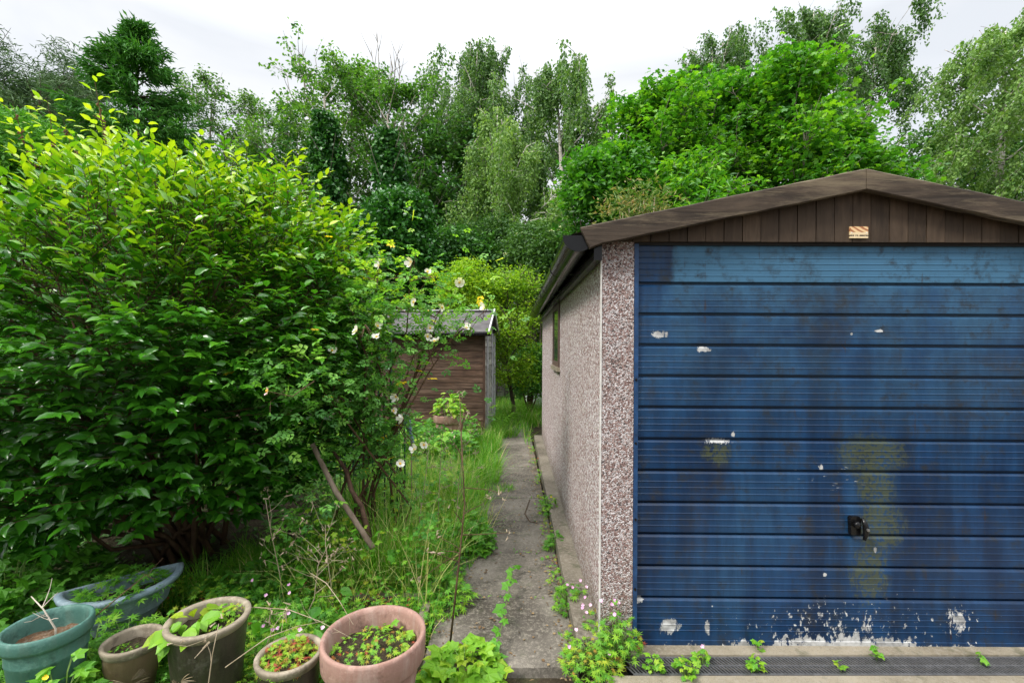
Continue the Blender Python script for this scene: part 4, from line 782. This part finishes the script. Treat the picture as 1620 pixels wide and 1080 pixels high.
# incised leaf patterns on the two glazed pots
incise = plain('pale_incision', (.20,.155,.09), .6)
def etched(parent, c, r, H, specs):
    w = MB()
    for az0, z0, n, L, fan in specs:
        for k in range(n):
            an = fan[0]+(fan[1]-fan[0])*k/(n-1); u = np.linspace(0, 1, 7); P = []
            for q in u:
                az = az0+L*q*math.cos(an)/r; z = z0+L*q*math.sin(an)-.03*q*q*L/.1; f = np.interp(z, [-H, -H*.6, -.09, -.045], [.70, .80, .885, .90]); rr = r*f+.0005; P.append((c[0]+rr*math.cos(az), c[1]+rr*math.sin(az), c[2]+z))
            w.tube(P, .0022*np.sin(np.pi*(u*.9+.08)), 4, cap=False)
    obj('leaf_pattern', w, incise, parent)
fr_ = math.atan2(-cB[1], -cB[0])
etched(pB, cB, .152, .41, [(fr_-.75, -.17, 8, .07, (-1.2, .9)), (fr_-.6, -.25, 9, .08, (-1., 1.6)), (fr_-.95, -.21, 5, .06, (.9, 2.2))])
fs_ = math.atan2(-cS[1], -cS[0]); etched(pS, cS, .108, .215, [(fs_-.05, -.12, 7, .07, (.1, 1.0)), (fs_-.2, -.13, 6, .09, (2.5, 3.4)), (fs_, -.14, 4, .09, (-.5, .15))])
# blue-grey half-round planter
t = thing('wall_planter', 'pale blue-grey plastic half-round planter full of buttercup leaves', 'planter', (-2.0, 2.38, -.05))
A_, B_ = np.array([-1.89, 2.60]), np.array([-2.27, 2.27]); nrm = np.array([.66, -.75]); mid = (A_+B_)/2; hw = np.linalg.norm(A_-B_)/2; ud = (A_-B_)/(2*hw)
def dshape(sc, z):
    aa = np.linspace(0, math.pi, 22); P = [mid+ud*hw*sc*math.cos(k)+nrm*.27*sc*math.sin(k)-nrm*.0 for k in aa]; e = np.linspace(-1, 1, 8)[1:-1]; P += [mid+ud*hw*sc*q-nrm*.012*sc for q in e]; return [(p_[0], p_[1], z) for p_ in P]
def loft(mb, rings):
    n = len(rings[0]); v = [q for r_ in rings for q in r_]; mb.add(v, quads=[(k*n+i, k*n+(i+1) % n, (k+1)*n+(i+1) % n, (k+1)*n+i) for k in range(len(rings)-1) for i in range(n)])
zr = .24
w = MB(); loft(w, [dshape(.42, -.05), dshape(.62, zr-.19), dshape(.94, zr-.05), dshape(.95, zr-.03)]); obj('body', w, bluep, t, True)
w = MB(); loft(w, [dshape(.94, zr-.035), dshape(1.03, zr-.03), dshape(1.05, zr-.01), dshape(1.03, zr), dshape(.93, zr), dshape(.90, zr-.012), dshape(.78, zr-.14)]); obj('rim', w, bluep, t, True)
w = MB(); r0 = dshape(.85, zr-.075); w.add(r0+[(mid[0]+nrm[0]*.1, mid[1]+nrm[1]*.1, zr-.06)], tris=[(i, (i+1) % len(r0), len(r0)) for i in range(len(r0))]); obj('soil', w, SOIL, t)

# ------------------------------------------------------------------ weeds and grass
PK = leafmat('pink_petal', [(0, (.55,.28,.50)), (1, (.75,.50,.68))], .5, .2)
def herb(name, label, c, r, h, n, L, T=T_HR, mat='weed', tint=(.2, .75), group=None, cat='weed', flowers=0, stems=None, flat=.5, asp=1., fcol=None):
    c = np.array(c, float); t = thing(name, label, cat, c, group); lf = MB(); st = MB(); q = np.sqrt(rng.uniform(0, 1, n)); az = rng.uniform(0, 2*np.pi, n)
    hh = h*(1-q**2*.65)*rng.uniform(.35, 1.1, n); P = c+np.stack([q*r*np.cos(az), q*r*np.sin(az), hh], 1)
    A = np.stack([np.cos(az), np.sin(az), -.15+0*az], 1)+unit(n)*.7; N = unit(n)*.42+np.array([0, -.1, 1.]); Ls = L*rng.uniform(.6, 1.25, n)
    if stems or (stems is None and c[2] < .1):
        for i in range(0, n, 2): st.tube([c+np.array([q[i]*r*.25*math.cos(az[i]), q[i]*r*.25*math.sin(az[i]), -.01]), P[i]*.6+c*.4+np.array([0, 0, hh[i]*.25]), P[i]], [.0022, .0018, .001], 3, cap=False)
        obj('stems', st, K_green, t)
    tt = np.clip(rng.uniform(*tint, n), 0, 1); lf.leaves(P, A, N, Ls, Ls*asp, T, tt); obj('leaves', lf, G[mat], t)
    if flowers:
        src = None
        for k in range(flowers):
            a_ = rng.uniform(0, 2*np.pi); q_ = math.sqrt(rng.uniform())*r*.9; fc = c+np.array([q_*math.cos(a_), q_*math.sin(a_), h*rng.uniform(.9, 1.25)])
            m = petals(fc, np.array([rng.normal()*.3, -.6, .8]), .0085 if fcol is None else .009, rng.uniform(0, 1)); obj('flower', m, fcol or PK, t)
    return t
def tuft(name, label, c, r, h, n, wd=.006, tint=(.1, .8), group='grass tufts in the bed', bend=(.1, .6), cat='grass tuft', mat='grass'):
    c = np.array(c, float); t = thing(name, label, cat, c, group); m = MB(); q = np.sqrt(rng.uniform(0, 1, n))*r; az = rng.uniform(0, 2*np.pi, n)
    P = c+np.stack([q*np.cos(az), q*np.sin(az), -.01+0*q], 1); D = np.stack([np.cos(az)*q/r*.35, np.sin(az)*q/r*.35, np.ones(n)], 1)+rng.normal(size=(n, 3))*.12; D /= np.linalg.norm(D, axis=1)[:, None]
    tt = np.clip(rng.uniform(*tint, n), 0, 1); tt[rng.uniform(size=n) < .06] = 1.; m.blades(P, D, h*rng.uniform(.45, 1.1, n), wd*rng.uniform(.6, 1.3, n), rng.uniform(*bend, n), tt); obj('blades', m, G[mat], t); return t
def stalk(name, label, pts, r, mat, heads=0, hcol=None, cat='dry stalk', group=None, side=0, sl=1.):
    w = MB(); pts = np.array(pts); w.tube(pts, np.linspace(r, r*.4, len(pts)), 5); tips = [pts[-1]]
    for k in range(side):
        s = interp(pts, rng.uniform(.35, .95)); q = poly(s, rng.normal(size=3)*np.array([1, .6, .5])+np.array([0, 0, .5]), sl*rng.uniform(.08, .25), 3, .1, .15); w.tube(q, np.linspace(r*.5, r*.2, 4), 3, cap=False); tips.append(q[-1])
    o = tag(obj(name, w, mat, None, True), label, cat, group)
    if heads:
        for tp in tips:
            m = MB()
            for k in range(heads): q = tp+rng.normal(size=3)*.012; m.tube([q, q+rng.normal(size=3)*.008, q+rng.normal(size=3)*.012], [.001, .004, .001], 4)
            obj('seed_head', m, hcol or K_dead, o)
    return o
def avoid(P):
    ok = np.ones(len(P), bool)
    for c, r in ((cT, .215), (cB, .17), (cS, .125), (cR, .14), (cG, .16)): ok &= np.hypot(P[:, 0]-c[0], P[:, 1]-c[1]) > r
    d = P[:, :2]-mid; a_ = d@ud; b = d@nrm; ok &= ~((np.abs(a_) < hw+.05) & (b > -.05) & (b < .31)); return ok
# low weeds covering the bed: nobody could count them
def cover(name, label, n, xr, yr, L, T, mat, tint, hz=(0, .12), flt=None, asp=1.):
    P = np.stack([rng.uniform(*xr, n), yr[0]+(yr[1]-yr[0])*rng.uniform(0, 1, n)**1.5, rng.uniform(*hz, n)-.05], 1)
    dn = np.sin(P[:, 0]*4.1+1)*np.sin(P[:, 1]*3.3)+.5*np.sin(P[:, 0]*9+P[:, 1]*7); P[:, 2] += np.clip(dn, -.5, 1)*.04*(hz[1] > .05)
    ok = avoid(P) & ((P[:, 0] < np.where(P[:, 1] < 2.9, -.40, -.28)+.08*np.sin(P[:, 1]*5)+rng.normal(size=len(P))*.04) | (P[:, 1] > 9.8))
    if flt is not None: ok &= flt(P)
    P = P[ok]; n = len(P); A = unit(n)*np.array([1, 1, .4]); N = unit(n)*.45+np.array([0, -.1, 1.]); Ls = L*rng.uniform(.5, 1.3, n); k = np.sin(P[:, 0]*6+2*np.sin(P[:, 1]*5))*.18
    m = MB(); m.leaves(P, A, N, Ls, Ls*asp, T, np.clip(rng.uniform(*tint, n)+k, 0, 1 if tint[1] > .9 else .88)); o = obj(name, m, G[mat]); o['kind'] = 'stuff'; o['label'] = label
shade = lambda P: ~((P[:, 0] < -1.6) & (P[:, 1] > 2.75) & (P[:, 1] < 4.4))
cover('weeds', 'low mixed weeds covering the overgrown bed', 34000, (-3.6, -.30), (1.45, 6.5), .040, T_HR, 'weed', (.05, .8), (0, .16), shade)
cover('weeds', 'small pale weeds between the pots', 8000, (-2.2, -.36), (1.35, 3.4), .028, T_HR, 'weed', (.3, .98), (.0, .16), shade)
cover('weeds', 'broad dock and bramble leaves in the bed', 500, (-3.4, -.42), (1.9, 5.5), .095, T_OV, 'weed', (0, .6), (.03, .22), shade, .6)
cover('weeds', 'leafy weeds in front of the shed', 5000, (-3.5, -.5), (5.4, 7.1), .08, T_LB, 'weed', (.1, .7), (.05, .45))
cover('ivy_cover', 'ivy and low leaves carpeting the ground left of the camellia', 9000, (-7.5, -3.2), (1.2, 7), .075, T_LB, 'weed', (0, .5), (0, .22))
cover('leaf_litter', 'dark fallen leaves under the camellia', 2500, (-4, -.9), (2.2, 4.6), .06, T_OV, 'bud', (0, .0), (0, .02), None, .5)
def grass(name, label, n, xr, yr, h, flt, tint=(.1, .85), wd=.005):
    P = np.stack([rng.uniform(*xr, n), rng.uniform(*yr, n), np.full(n, -.06)], 1); ok = avoid(P) & flt(P); P = P[ok]; n = len(P)
    D = rng.normal(size=(n, 3))*.22+np.array([0, 0, 1]); D /= np.linalg.norm(D, axis=1)[:, None]; tt = np.clip(rng.uniform(*tint, n), 0, .88 if tint[0] < .8 else 1.); tt[rng.uniform(size=n) < .07] = 1
    m = MB(); hh = h*rng.uniform(.35, 1.15, n)*(1+.35*np.sin(P[:, 0]*7)*np.sin(P[:, 1]*5)); m.blades(P, D, hh, wd*rng.uniform(.6, 1.4, n), rng.uniform(.1, .7, n), tt); o = obj(name, m, G['grass']); o['kind'] = 'stuff'; o['label'] = label
grass('grass', 'long green grass beside the path', 15000, (-1.5, -.2), (2.9, 9.5), .36, lambda P: (P[:, 0] < -.25+.12*np.sin(P[:, 1]*4)) & (np.sin(P[:, 0]*6+P[:, 1]*2.5) > -.55))
grass('grass', 'fine grass behind the pots', 11000, (-2.0, -.42), (2.0, 3.4), .19, lambda P: (np.sin(P[:, 0]*7+1)*np.cos(P[:, 1]*6) > -.25))
grass('grass', 'long grass at the end of the path', 9000, (-.9, 1.2), (6.9, 12), .40, lambda P: (P[:, 0] < .30) & ((P[:, 1] > 8.2) | (np.abs(P[:, 0]-.02) > .17)) | (P[:, 1] > 8.6))

for px, py, r, h, n, lab in ((322, 930, .09, .26, 220, 'upright grass tuft between the blue planter and the tall glazed pot'), (280, 945, .13, .10, 420, 'low feathery grass mound right of the blue planter'), (590, 925, .17, .20, 420, 'thick grass tuft left of the path edging'), (655, 915, .14, .2, 320, 'grass tuft against the timber edging'), (765, 765, .16, .42, 420, 'tall bright grass leaning over the path edge'), (770, 715, .2, .40, 420, 'bright grass clump farther along the path'), (800, 690, .2, .38, 420, 'bright grass clump beside the corner of the shed'), (838, 668, .12, .42, 300, 'grass tuft standing against the far end of the garage wall'), (795, 775, .12, .1, 260, 'short grass spilling onto the path slabs'), (560, 830, .12, .40, 90, 'strappy leaves below the leaning post'), (600, 820, .12, .42, 90, 'strappy iris leaves under the rose bush')):
    c = gnd(px, py); tuft('iris_clump' if 'strappy' in lab else 'grass_tuft', lab, c, r, h, n, .016 if 'strappy' in lab else .005, (.0, .4) if 'strappy' in lab else (.2, .85), cat='iris' if 'strappy' in lab else 'grass tuft', group=None if 'strappy' in lab else 'grass tufts in the bed')
for px, py, lab in ((790, 688, 'lime fern by the right corner of the shed'), (818, 672, 'fern arching where the path narrows'), (745, 690, 'fern beside the pot in front of the shed')):
    c = gnd(px, py); t = thing('fern', lab, 'fern', c, 'ferns near the shed'); m = MB()
    for k in range(12):
        az = k*.55; u = np.linspace(0, 1, 12); fr = c+np.stack([np.cos(az)*.32*u, np.sin(az)*.32*u, .42*np.sin(u*1.9)*rng.uniform(.8, 1.1)], 1)
        for i, q in enumerate(fr[1:], 1):
            for s in (-1, 1): m.leaves(q[None], np.array([[-math.sin(az)*s+.4*math.cos(az), math.cos(az)*s+.4*math.sin(az), -.1]]), np.array([[0, 0, 1.]]), .11*(1.05-u[i]), .03, T_RH, rng.uniform(.2, 1))
    obj('fronds', m, G['fern'], t)
# named weeds
herb('herb_robert', 'herb robert with red stems sprawling at the garage corner', gnd(965, 1015)+np.array([0, 0, .0]), .17, .15, 420, .032, tint=(.2, 1.08), flowers=9)
herb('herb_robert', 'herb robert climbing the pebbledash corner post', np.array([.50, 2.15, -.01]), .10, .24, 150, .035, tint=(.3, .8), flowers=5)
herb('herb_robert', 'herb robert along the plinth beside the path slabs', gnd(905, 965), .10, .15, 150, .04, tint=(.2, .75), flowers=4)
herb('herb_robert', 'herb robert spilling to the lower right of the path front edge', gnd(935, 1058), .14, .12, 260, .035, tint=(.4, .98), flowers=4)
herb('creeping_weed', 'green weed growing from the plinth half way up the path', gnd(880, 870), .07, .14, 60, .05, tint=(.1, .6))
herb('yellow_poppy', 'yellow flowered poppy against the plinth farther up the path', gnd(868, 815), .08, .18, 70, .05, tint=(.3, .8), flowers=1, fcol=plain('yellow_petal', (.75,.60,.03), .5))
herb('strawberry_plant', 'lime three-part leaves at the bottom of the path beside the terracotta pot', gnd(735, 1070, -.05), .17, .12, 130, .075, T_LB, tint=(.55, .85))
t = thing('creeping_bramble', 'leggy green shoot lying up the middle of the path', 'weed', gnd(790, 1030)); pp = np.array([gnd(780, 1045, -.02), gnd(795, 985, .06), gnd(805, 935, .05), gnd(812, 900, .02)]); w = MB(); w.tube(pp, .002, 4); obj('stems', w, K_green, t); w = MB(); P = np.array([interp(pp, u) for u in np.linspace(.0, 1, 14)])+np.array([0, 0, .012]); n = len(P); w.leaves(P, unit(n)*np.array([1, 1, .2]), np.array([0, -.4, 1.])+unit(n)*.25, rng.uniform(.04, .085, n), rng.uniform(.035, .075, n), T_LB, rng.uniform(.3, .6, n)); obj('leaves', w, G['weed'], t)
for px, py, r, n, lab in ((1085, 1068, .045, 40, 'biggest weed growing through the drain grating'), (1035, 1060, .04, 36, 'leafy weed at the left end of the drain'), (1110, 1050, .03, 20, 'small weed on the drain next to the biggest one'), (1195, 1060, .03, 22, 'weed in the drain below the white primer patches'), (1200, 1030, .015, 8, 'tiny weed on the sill above the drain'), (1330, 1060, .012, 5, 'tiny weed in the drain, farther right'), (1387, 1043, .022, 10, 'pale weed in the drain under the door handle'), (1553, 1052, .012, 6, 'last small weed in the drain to the right')):
    herb('drain_weed', lab, gnd(px, py, -.012), r, .055+r*.5, n, .028, T_LB, tint=(.4, .85), group='weeds in the drain grating', flowers=1 if n == 20 else 0)
# plants in the pots
herb('foxglove_plant', 'broad pale green leaves in the tall glazed pot', cB+np.array([-.05, -.02, -.05]), .085, .085, 34, .075, T_OV, tint=(.55, .85), asp=.75, cat='plant'); herb('herb_robert', 'small herb robert in the tall glazed pot', cB+np.array([.05, .04, -.05]), .08, .07, 110, .022, tint=(.4, .97), flowers=0)
herb('herb_robert', 'reddened herb robert filling the low brown pot', cR+np.array([0, 0, -.045]), .11, .085, 300, .024, tint=(.6, 1.1), flowers=1)
herb('herb_robert', 'mixed green and red herb robert in the terracotta pot', cT+np.array([0, 0, -.08]), .155, .055, 190, .024, tint=(.45, 1), flowers=0)
herb('herb_robert', 'few larger leaves and seedlings at the back of the terracotta pot', cT+np.array([.03, .05, -.08]), .10, .055, 16, .038, T_LB, tint=(.3, .8)); herb('herb_robert', 'larger leaves at the edge of the low brown pot', cR+np.array([-.03, .05, -.045]), .06, .09, 22, .04, T_LB, tint=(.4, .9))
herb('moss_clump', 'mossy green seedlings in the small brown bowl pot', cS+np.array([-.02, -.02, -.045]), .055, .03, 90, .014, tint=(.3, .8), cat='moss')
herb('buttercup_plant', 'buttercup leaves overflowing the blue-grey planter', np.array([mid[0]+nrm[0]*.10, mid[1]+nrm[1]*.10, zr-.07]), .19, .14, 190, .055, T_HR, tint=(.1, .6))
herb('buttercup_plant', 'buttercup leaves and yellow flower below the teal pot', np.array([-1.69, 1.70, -.05]), .13, .34, 130, .06, T_LB, tint=(.2, .65), flowers=1, fcol=plain('buttercup_petal', (.75,.60,.03), .5))
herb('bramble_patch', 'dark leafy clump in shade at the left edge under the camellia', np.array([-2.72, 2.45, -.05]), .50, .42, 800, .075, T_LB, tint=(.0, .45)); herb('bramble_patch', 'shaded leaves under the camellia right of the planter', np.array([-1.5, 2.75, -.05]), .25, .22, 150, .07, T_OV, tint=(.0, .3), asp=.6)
herb('weed_clump', 'green leaves hiding the front of the blue-grey planter', np.array([-1.76, 2.08, -.05]), .24, .24, 330, .050, T_HR, tint=(.1, .7))
herb('weed_clump', 'leaves standing between the planter and the small bowl pot', np.array([-1.62, 2.18, -.05]), .16, .22, 170, .05, T_LB, tint=(.1, .6))
herb('weed_clump', 'spreading leaves below the front rim of the blue-grey planter', np.array([-1.70, 2.02, -.05]), .14, .25, 190, .05, T_HR, tint=(.1, .75))
herb('weed_clump', 'leaves in the gap between the teal pot and the planter', np.array([-1.93, 2.10, -.05]), .13, .30, 110, .055, T_HR, tint=(.15, .7))
for px, py, r_, h_, n_, lab in ((748, 800, .13, .34, 260, 'grass tuft at the path edge beside the bowed straw stalk'), (772, 742, .15, .40, 320, 'grass tuft at the path edge below the bright clumps'), (730, 840, .13, .30, 220, 'grass tuft behind the green clump that leans over the path'), (700, 800, .2, .38, 300, 'grass tuft in the bed under the lowest white roses'), (660, 780, .2, .40, 300, 'grass tuft among the stakes'), (640, 850, .2, .30, 320, 'grass tuft in the bed right of the leaning post'), (520, 900, .18, .2, 300, 'fine grass tuft behind the low brown pot'), (420, 905, .16, .2, 260, 'fine grass tuft behind the tall glazed pot'), (806, 662, .16, .42, 320, 'bright grass clump closing over the end of the path'), (828, 652, .14, .46, 300, 'bright grass clump at the far garage corner'), (740, 770, .14, .42, 320, 'grass tuft between the bed and the third path slab'), (755, 705, .2, .42, 320, 'grass tuft right of the far terracotta pot')):
    tuft('grass_tuft', lab, gnd(px, py), r_, h_, n_, .0055, (.2, .88))
grass('grass', 'tall flowering grass and straw under the rose bush', 8000, (-1.35, -.42), (2.75, 4.6), .52, lambda P: (np.sin(P[:, 0]*8)*np.cos(P[:, 1]*5) > -.35), (.2, .88), .0045)
grass('grass', 'tall straw coloured stems in the bed', 1300, (-1.3, -.42), (2.5, 5.0), .62, lambda P: P[:, 0] < 5, (.9, 1.), .0045)
cover('weeds', 'tall leafy weeds under the rose bush', 2600, (-1.45, -.40), (2.6, 4.6), .038, T_LB, 'weed', (.1, .8), (.05, .50), lambda P: np.sin(P[:, 0]*7+1)*np.sin(P[:, 1]*6) > -.2)
P = np.stack([rng.normal(.285, .028, 800), rng.uniform(2.15, 8, 800), rng.uniform(-.02, .05, 800)], 1); P = P[np.sin(P[:, 1]*9)+.6*np.sin(P[:, 1]*23) > .25]; n = len(P); w = MB(); w.leaves(P, unit(n)*np.array([1, 1, .4]), unit(n)*.4+np.array([0, -.2, 1.]), rng.uniform(.015, .045, n), rng.uniform(.015, .04, n), T_HR, rng.uniform(.2, 1, n)); o = obj('weeds', w, G['weed']); o['kind'] = 'stuff'; o['label'] = 'small weeds in the crack between path and plinth'
P = []
for q in range(1, 12): yj = 2.13+q*.590-.003; nq = rng.integers(4, 26); P.append(np.stack([rng.uniform(-.3, .3, nq), np.full(nq, yj)+rng.normal(size=nq)*.012, np.full(nq, -.018)], 1))
P = np.concatenate(P); n = len(P); w = MB(); w.leaves(P, unit(n)*np.array([1, 1, .4]), unit(n)*.4+np.array([0, -.2, 1.]), rng.uniform(.008, .025, n), rng.uniform(.008, .02, n), T_HR, rng.uniform(.1, .7, n)); o = obj('moss', w, G['weed']); o['kind'] = 'stuff'; o['label'] = 'moss and seedlings in the joints of the path'
herb('lime_leaf_plant', 'lime leaved plant filling the far terracotta pot', cF+np.array([0, 0, -.03]), .19, .30, 190, .08, T_OV, tint=(.5, .85), cat='plant', asp=.7)
herb('weed_clump', 'leafy weed clump at the timber edging by the path', gnd(705, 955), .16, .14, 190, .05, tint=(.3, .8)); herb('weed_clump', 'green leafy clump leaning over the path beside the tall dry stalk', gnd(745, 870), .17, .24, 240, .06, T_LB, tint=(.1, .55)); herb('weed_clump', 'yellow-green weed mound behind the low brown pot', np.array([-1.02, 2.02, -.05]), .22, .26, 420, .034, tint=(.4, .93), flowers=5); herb('weed_clump', 'pink flowered weeds right of the tall glazed pot', np.array([-1.28, 2.25, -.05]), .25, .22, 320, .04, tint=(.2, .8), flowers=6)
# twigs and dry stalks
stalk('dry_stalk', 'tall brown dry stalk standing at the left edge of the path', [gnd(712, 1020, -.04), at(725, 900, 2.25), at(735, 800, 2.3), at(727, 620, 2.4)], .006, K_twig, 3, None, group=None, side=10)
for k, (a_, b, Y_, lab) in enumerate((((455, 950), (420, 790), 2.5, 'pale branching dry stalk behind the low pot'), ((530, 970), (515, 830), 2.5, 'dry stalk with seed heads left of the grass tuft'), ((690, 880), (705, 640), 3.2, 'thin straw stalk by the rose bush'), ((660, 870), (680, 690), 3.1, 'straw stalk below the rose flowers'), ((720, 850), (752, 680), 3.4, 'straw stalk bending to the path'), ((755, 800), (725, 660), 3.6, 'straw stalk in front of the far terracotta pot'), ((470, 940), (520, 860), 2.4, 'leaning dry stalk near the pale branching one'))):
    p0, p1 = at(*a_, Y_), at(*b, Y_); p0[2] = -.05; stalk('dry_stalk', lab, [p0, p0*.6+p1*.4+rng.normal(size=3)*.03, p0*.25+p1*.75+rng.normal(size=3)*.03, p1], .0035, K_dead, 3, None, group='dry stalks in the bed', side=8)
stalk('dry_twig', 'whitish forked dry twig standing in the teal pot', [cG+np.array([.03, -.0, -.08]), cG+np.array([.03, .0, -.02]), cG+np.array([-.02, .0, .06]), cG+np.array([-.09, .02, .10])], .0045, plain('white_twig', (.5,.44,.36), .8), 0, cat='twig', side=6, sl=.45)
stalk('dry_twig', 'thin bent twig arching out of the teal pot to the planter', [cG+np.array([.07, .05, -.06]), cG+np.array([.16, .15, .03]), cG+np.array([.22, .22, .09]), cG+np.array([.27, .22, .06])], .003, K_twig, 0, cat='twig', side=3, sl=.35)
stalk('dry_stalk', 'thin stem rising in front of the tall glazed pot', [np.array([-1.10, 1.60, -.05]), np.array([-1.09, 1.62, .20]), np.array([-1.08, 1.64, .36]), np.array([-1.07, 1.66, .46])], .003, K_dead, 2, side=3)
for k, (p0, p1, lab) in enumerate(((cR+np.array([-.25, .15, .10]), cR+np.array([.25, .0, .06]), 'long dry stem lying across the low brown pot'), (cR+np.array([-.18, -.12, .03]), cR+np.array([.12, .05, .10]), 'short dry stem over the red weeds'), (np.array([-.95, 2.15, .40]), cT+np.array([-.10, .05, .0]), 'straw leaning into the terracotta pot'), (cB+np.array([.22, .0, -.16]), cB+np.array([.30, .05, .0]), 'seed head on a dry stem beside the tall glazed pot'))):
    stalk('dry_straw', lab, [p0, p0*.6+p1*.4+np.array([0, 0, .04]), p0*.3+p1*.7+np.array([0, 0, .03]), p1], .0022, K_dead, 3 if k == 3 else 0, cat='dry straw', side=2, sl=.5)
# edging
edg = wood('edging_timber', (.09,.07,.05), (.20,.165,.125), (1, .12, 1), 18, (.26,.22,.18))
w = MB(); w.box((-.50, 2.30, -.10), (-.455, 3.05, .035), .5); tag(obj('timber_edging', w, edg), 'grey timber edging board along the left side of the path', 'edging')
w = MB(); w.box((-.95, 2.62, -.10), (-.51, 2.665, .03), .4); tag(obj('timber_edging', w, edg), 'short timber board behind the terracotta pot, across the bed', 'edging')
w = MB(); pp = [gnd(838, 790, -.015), gnd(830, 812, -.015), gnd(838, 824, -.01), gnd(852, 828, -.02)]; w.tube(pp, .0035, 5); tag(obj('dry_twig', w, K_twig, None, True), 'curved brown twig lying on the path slabs', 'twig')
w = MB(); n = 1500; P = np.stack([rng.uniform(-.42, .33, n), rng.uniform(1.6, 6.5, n), np.full(n, -.022)], 1); k = rng.uniform(size=n) < .65; P[k, 0] = np.where(rng.uniform(size=k.sum()) < .5, rng.normal(-.34, .07, k.sum()), rng.normal(.275, .035, k.sum())); P[P[:, 1] < 2.1, 2] = -.045
w.leaves(P, unit(n)*np.array([1, 1, .1]), unit(n)*.3+np.array([0, 0, 1.]), rng.uniform(.008, .03, n), rng.uniform(.006, .02, n), T_RH, rng.uniform(.5, 1, n)); o = obj('litter', w, leafmat('crumbled_litter', [(0, (.05,.03,.015)), (.6, (.12,.07,.035)), (1, (.24,.17,.09))], .8, .1)); o['kind'] = 'stuff'; o['label'] = 'crumbs of leaf litter along the path edges'
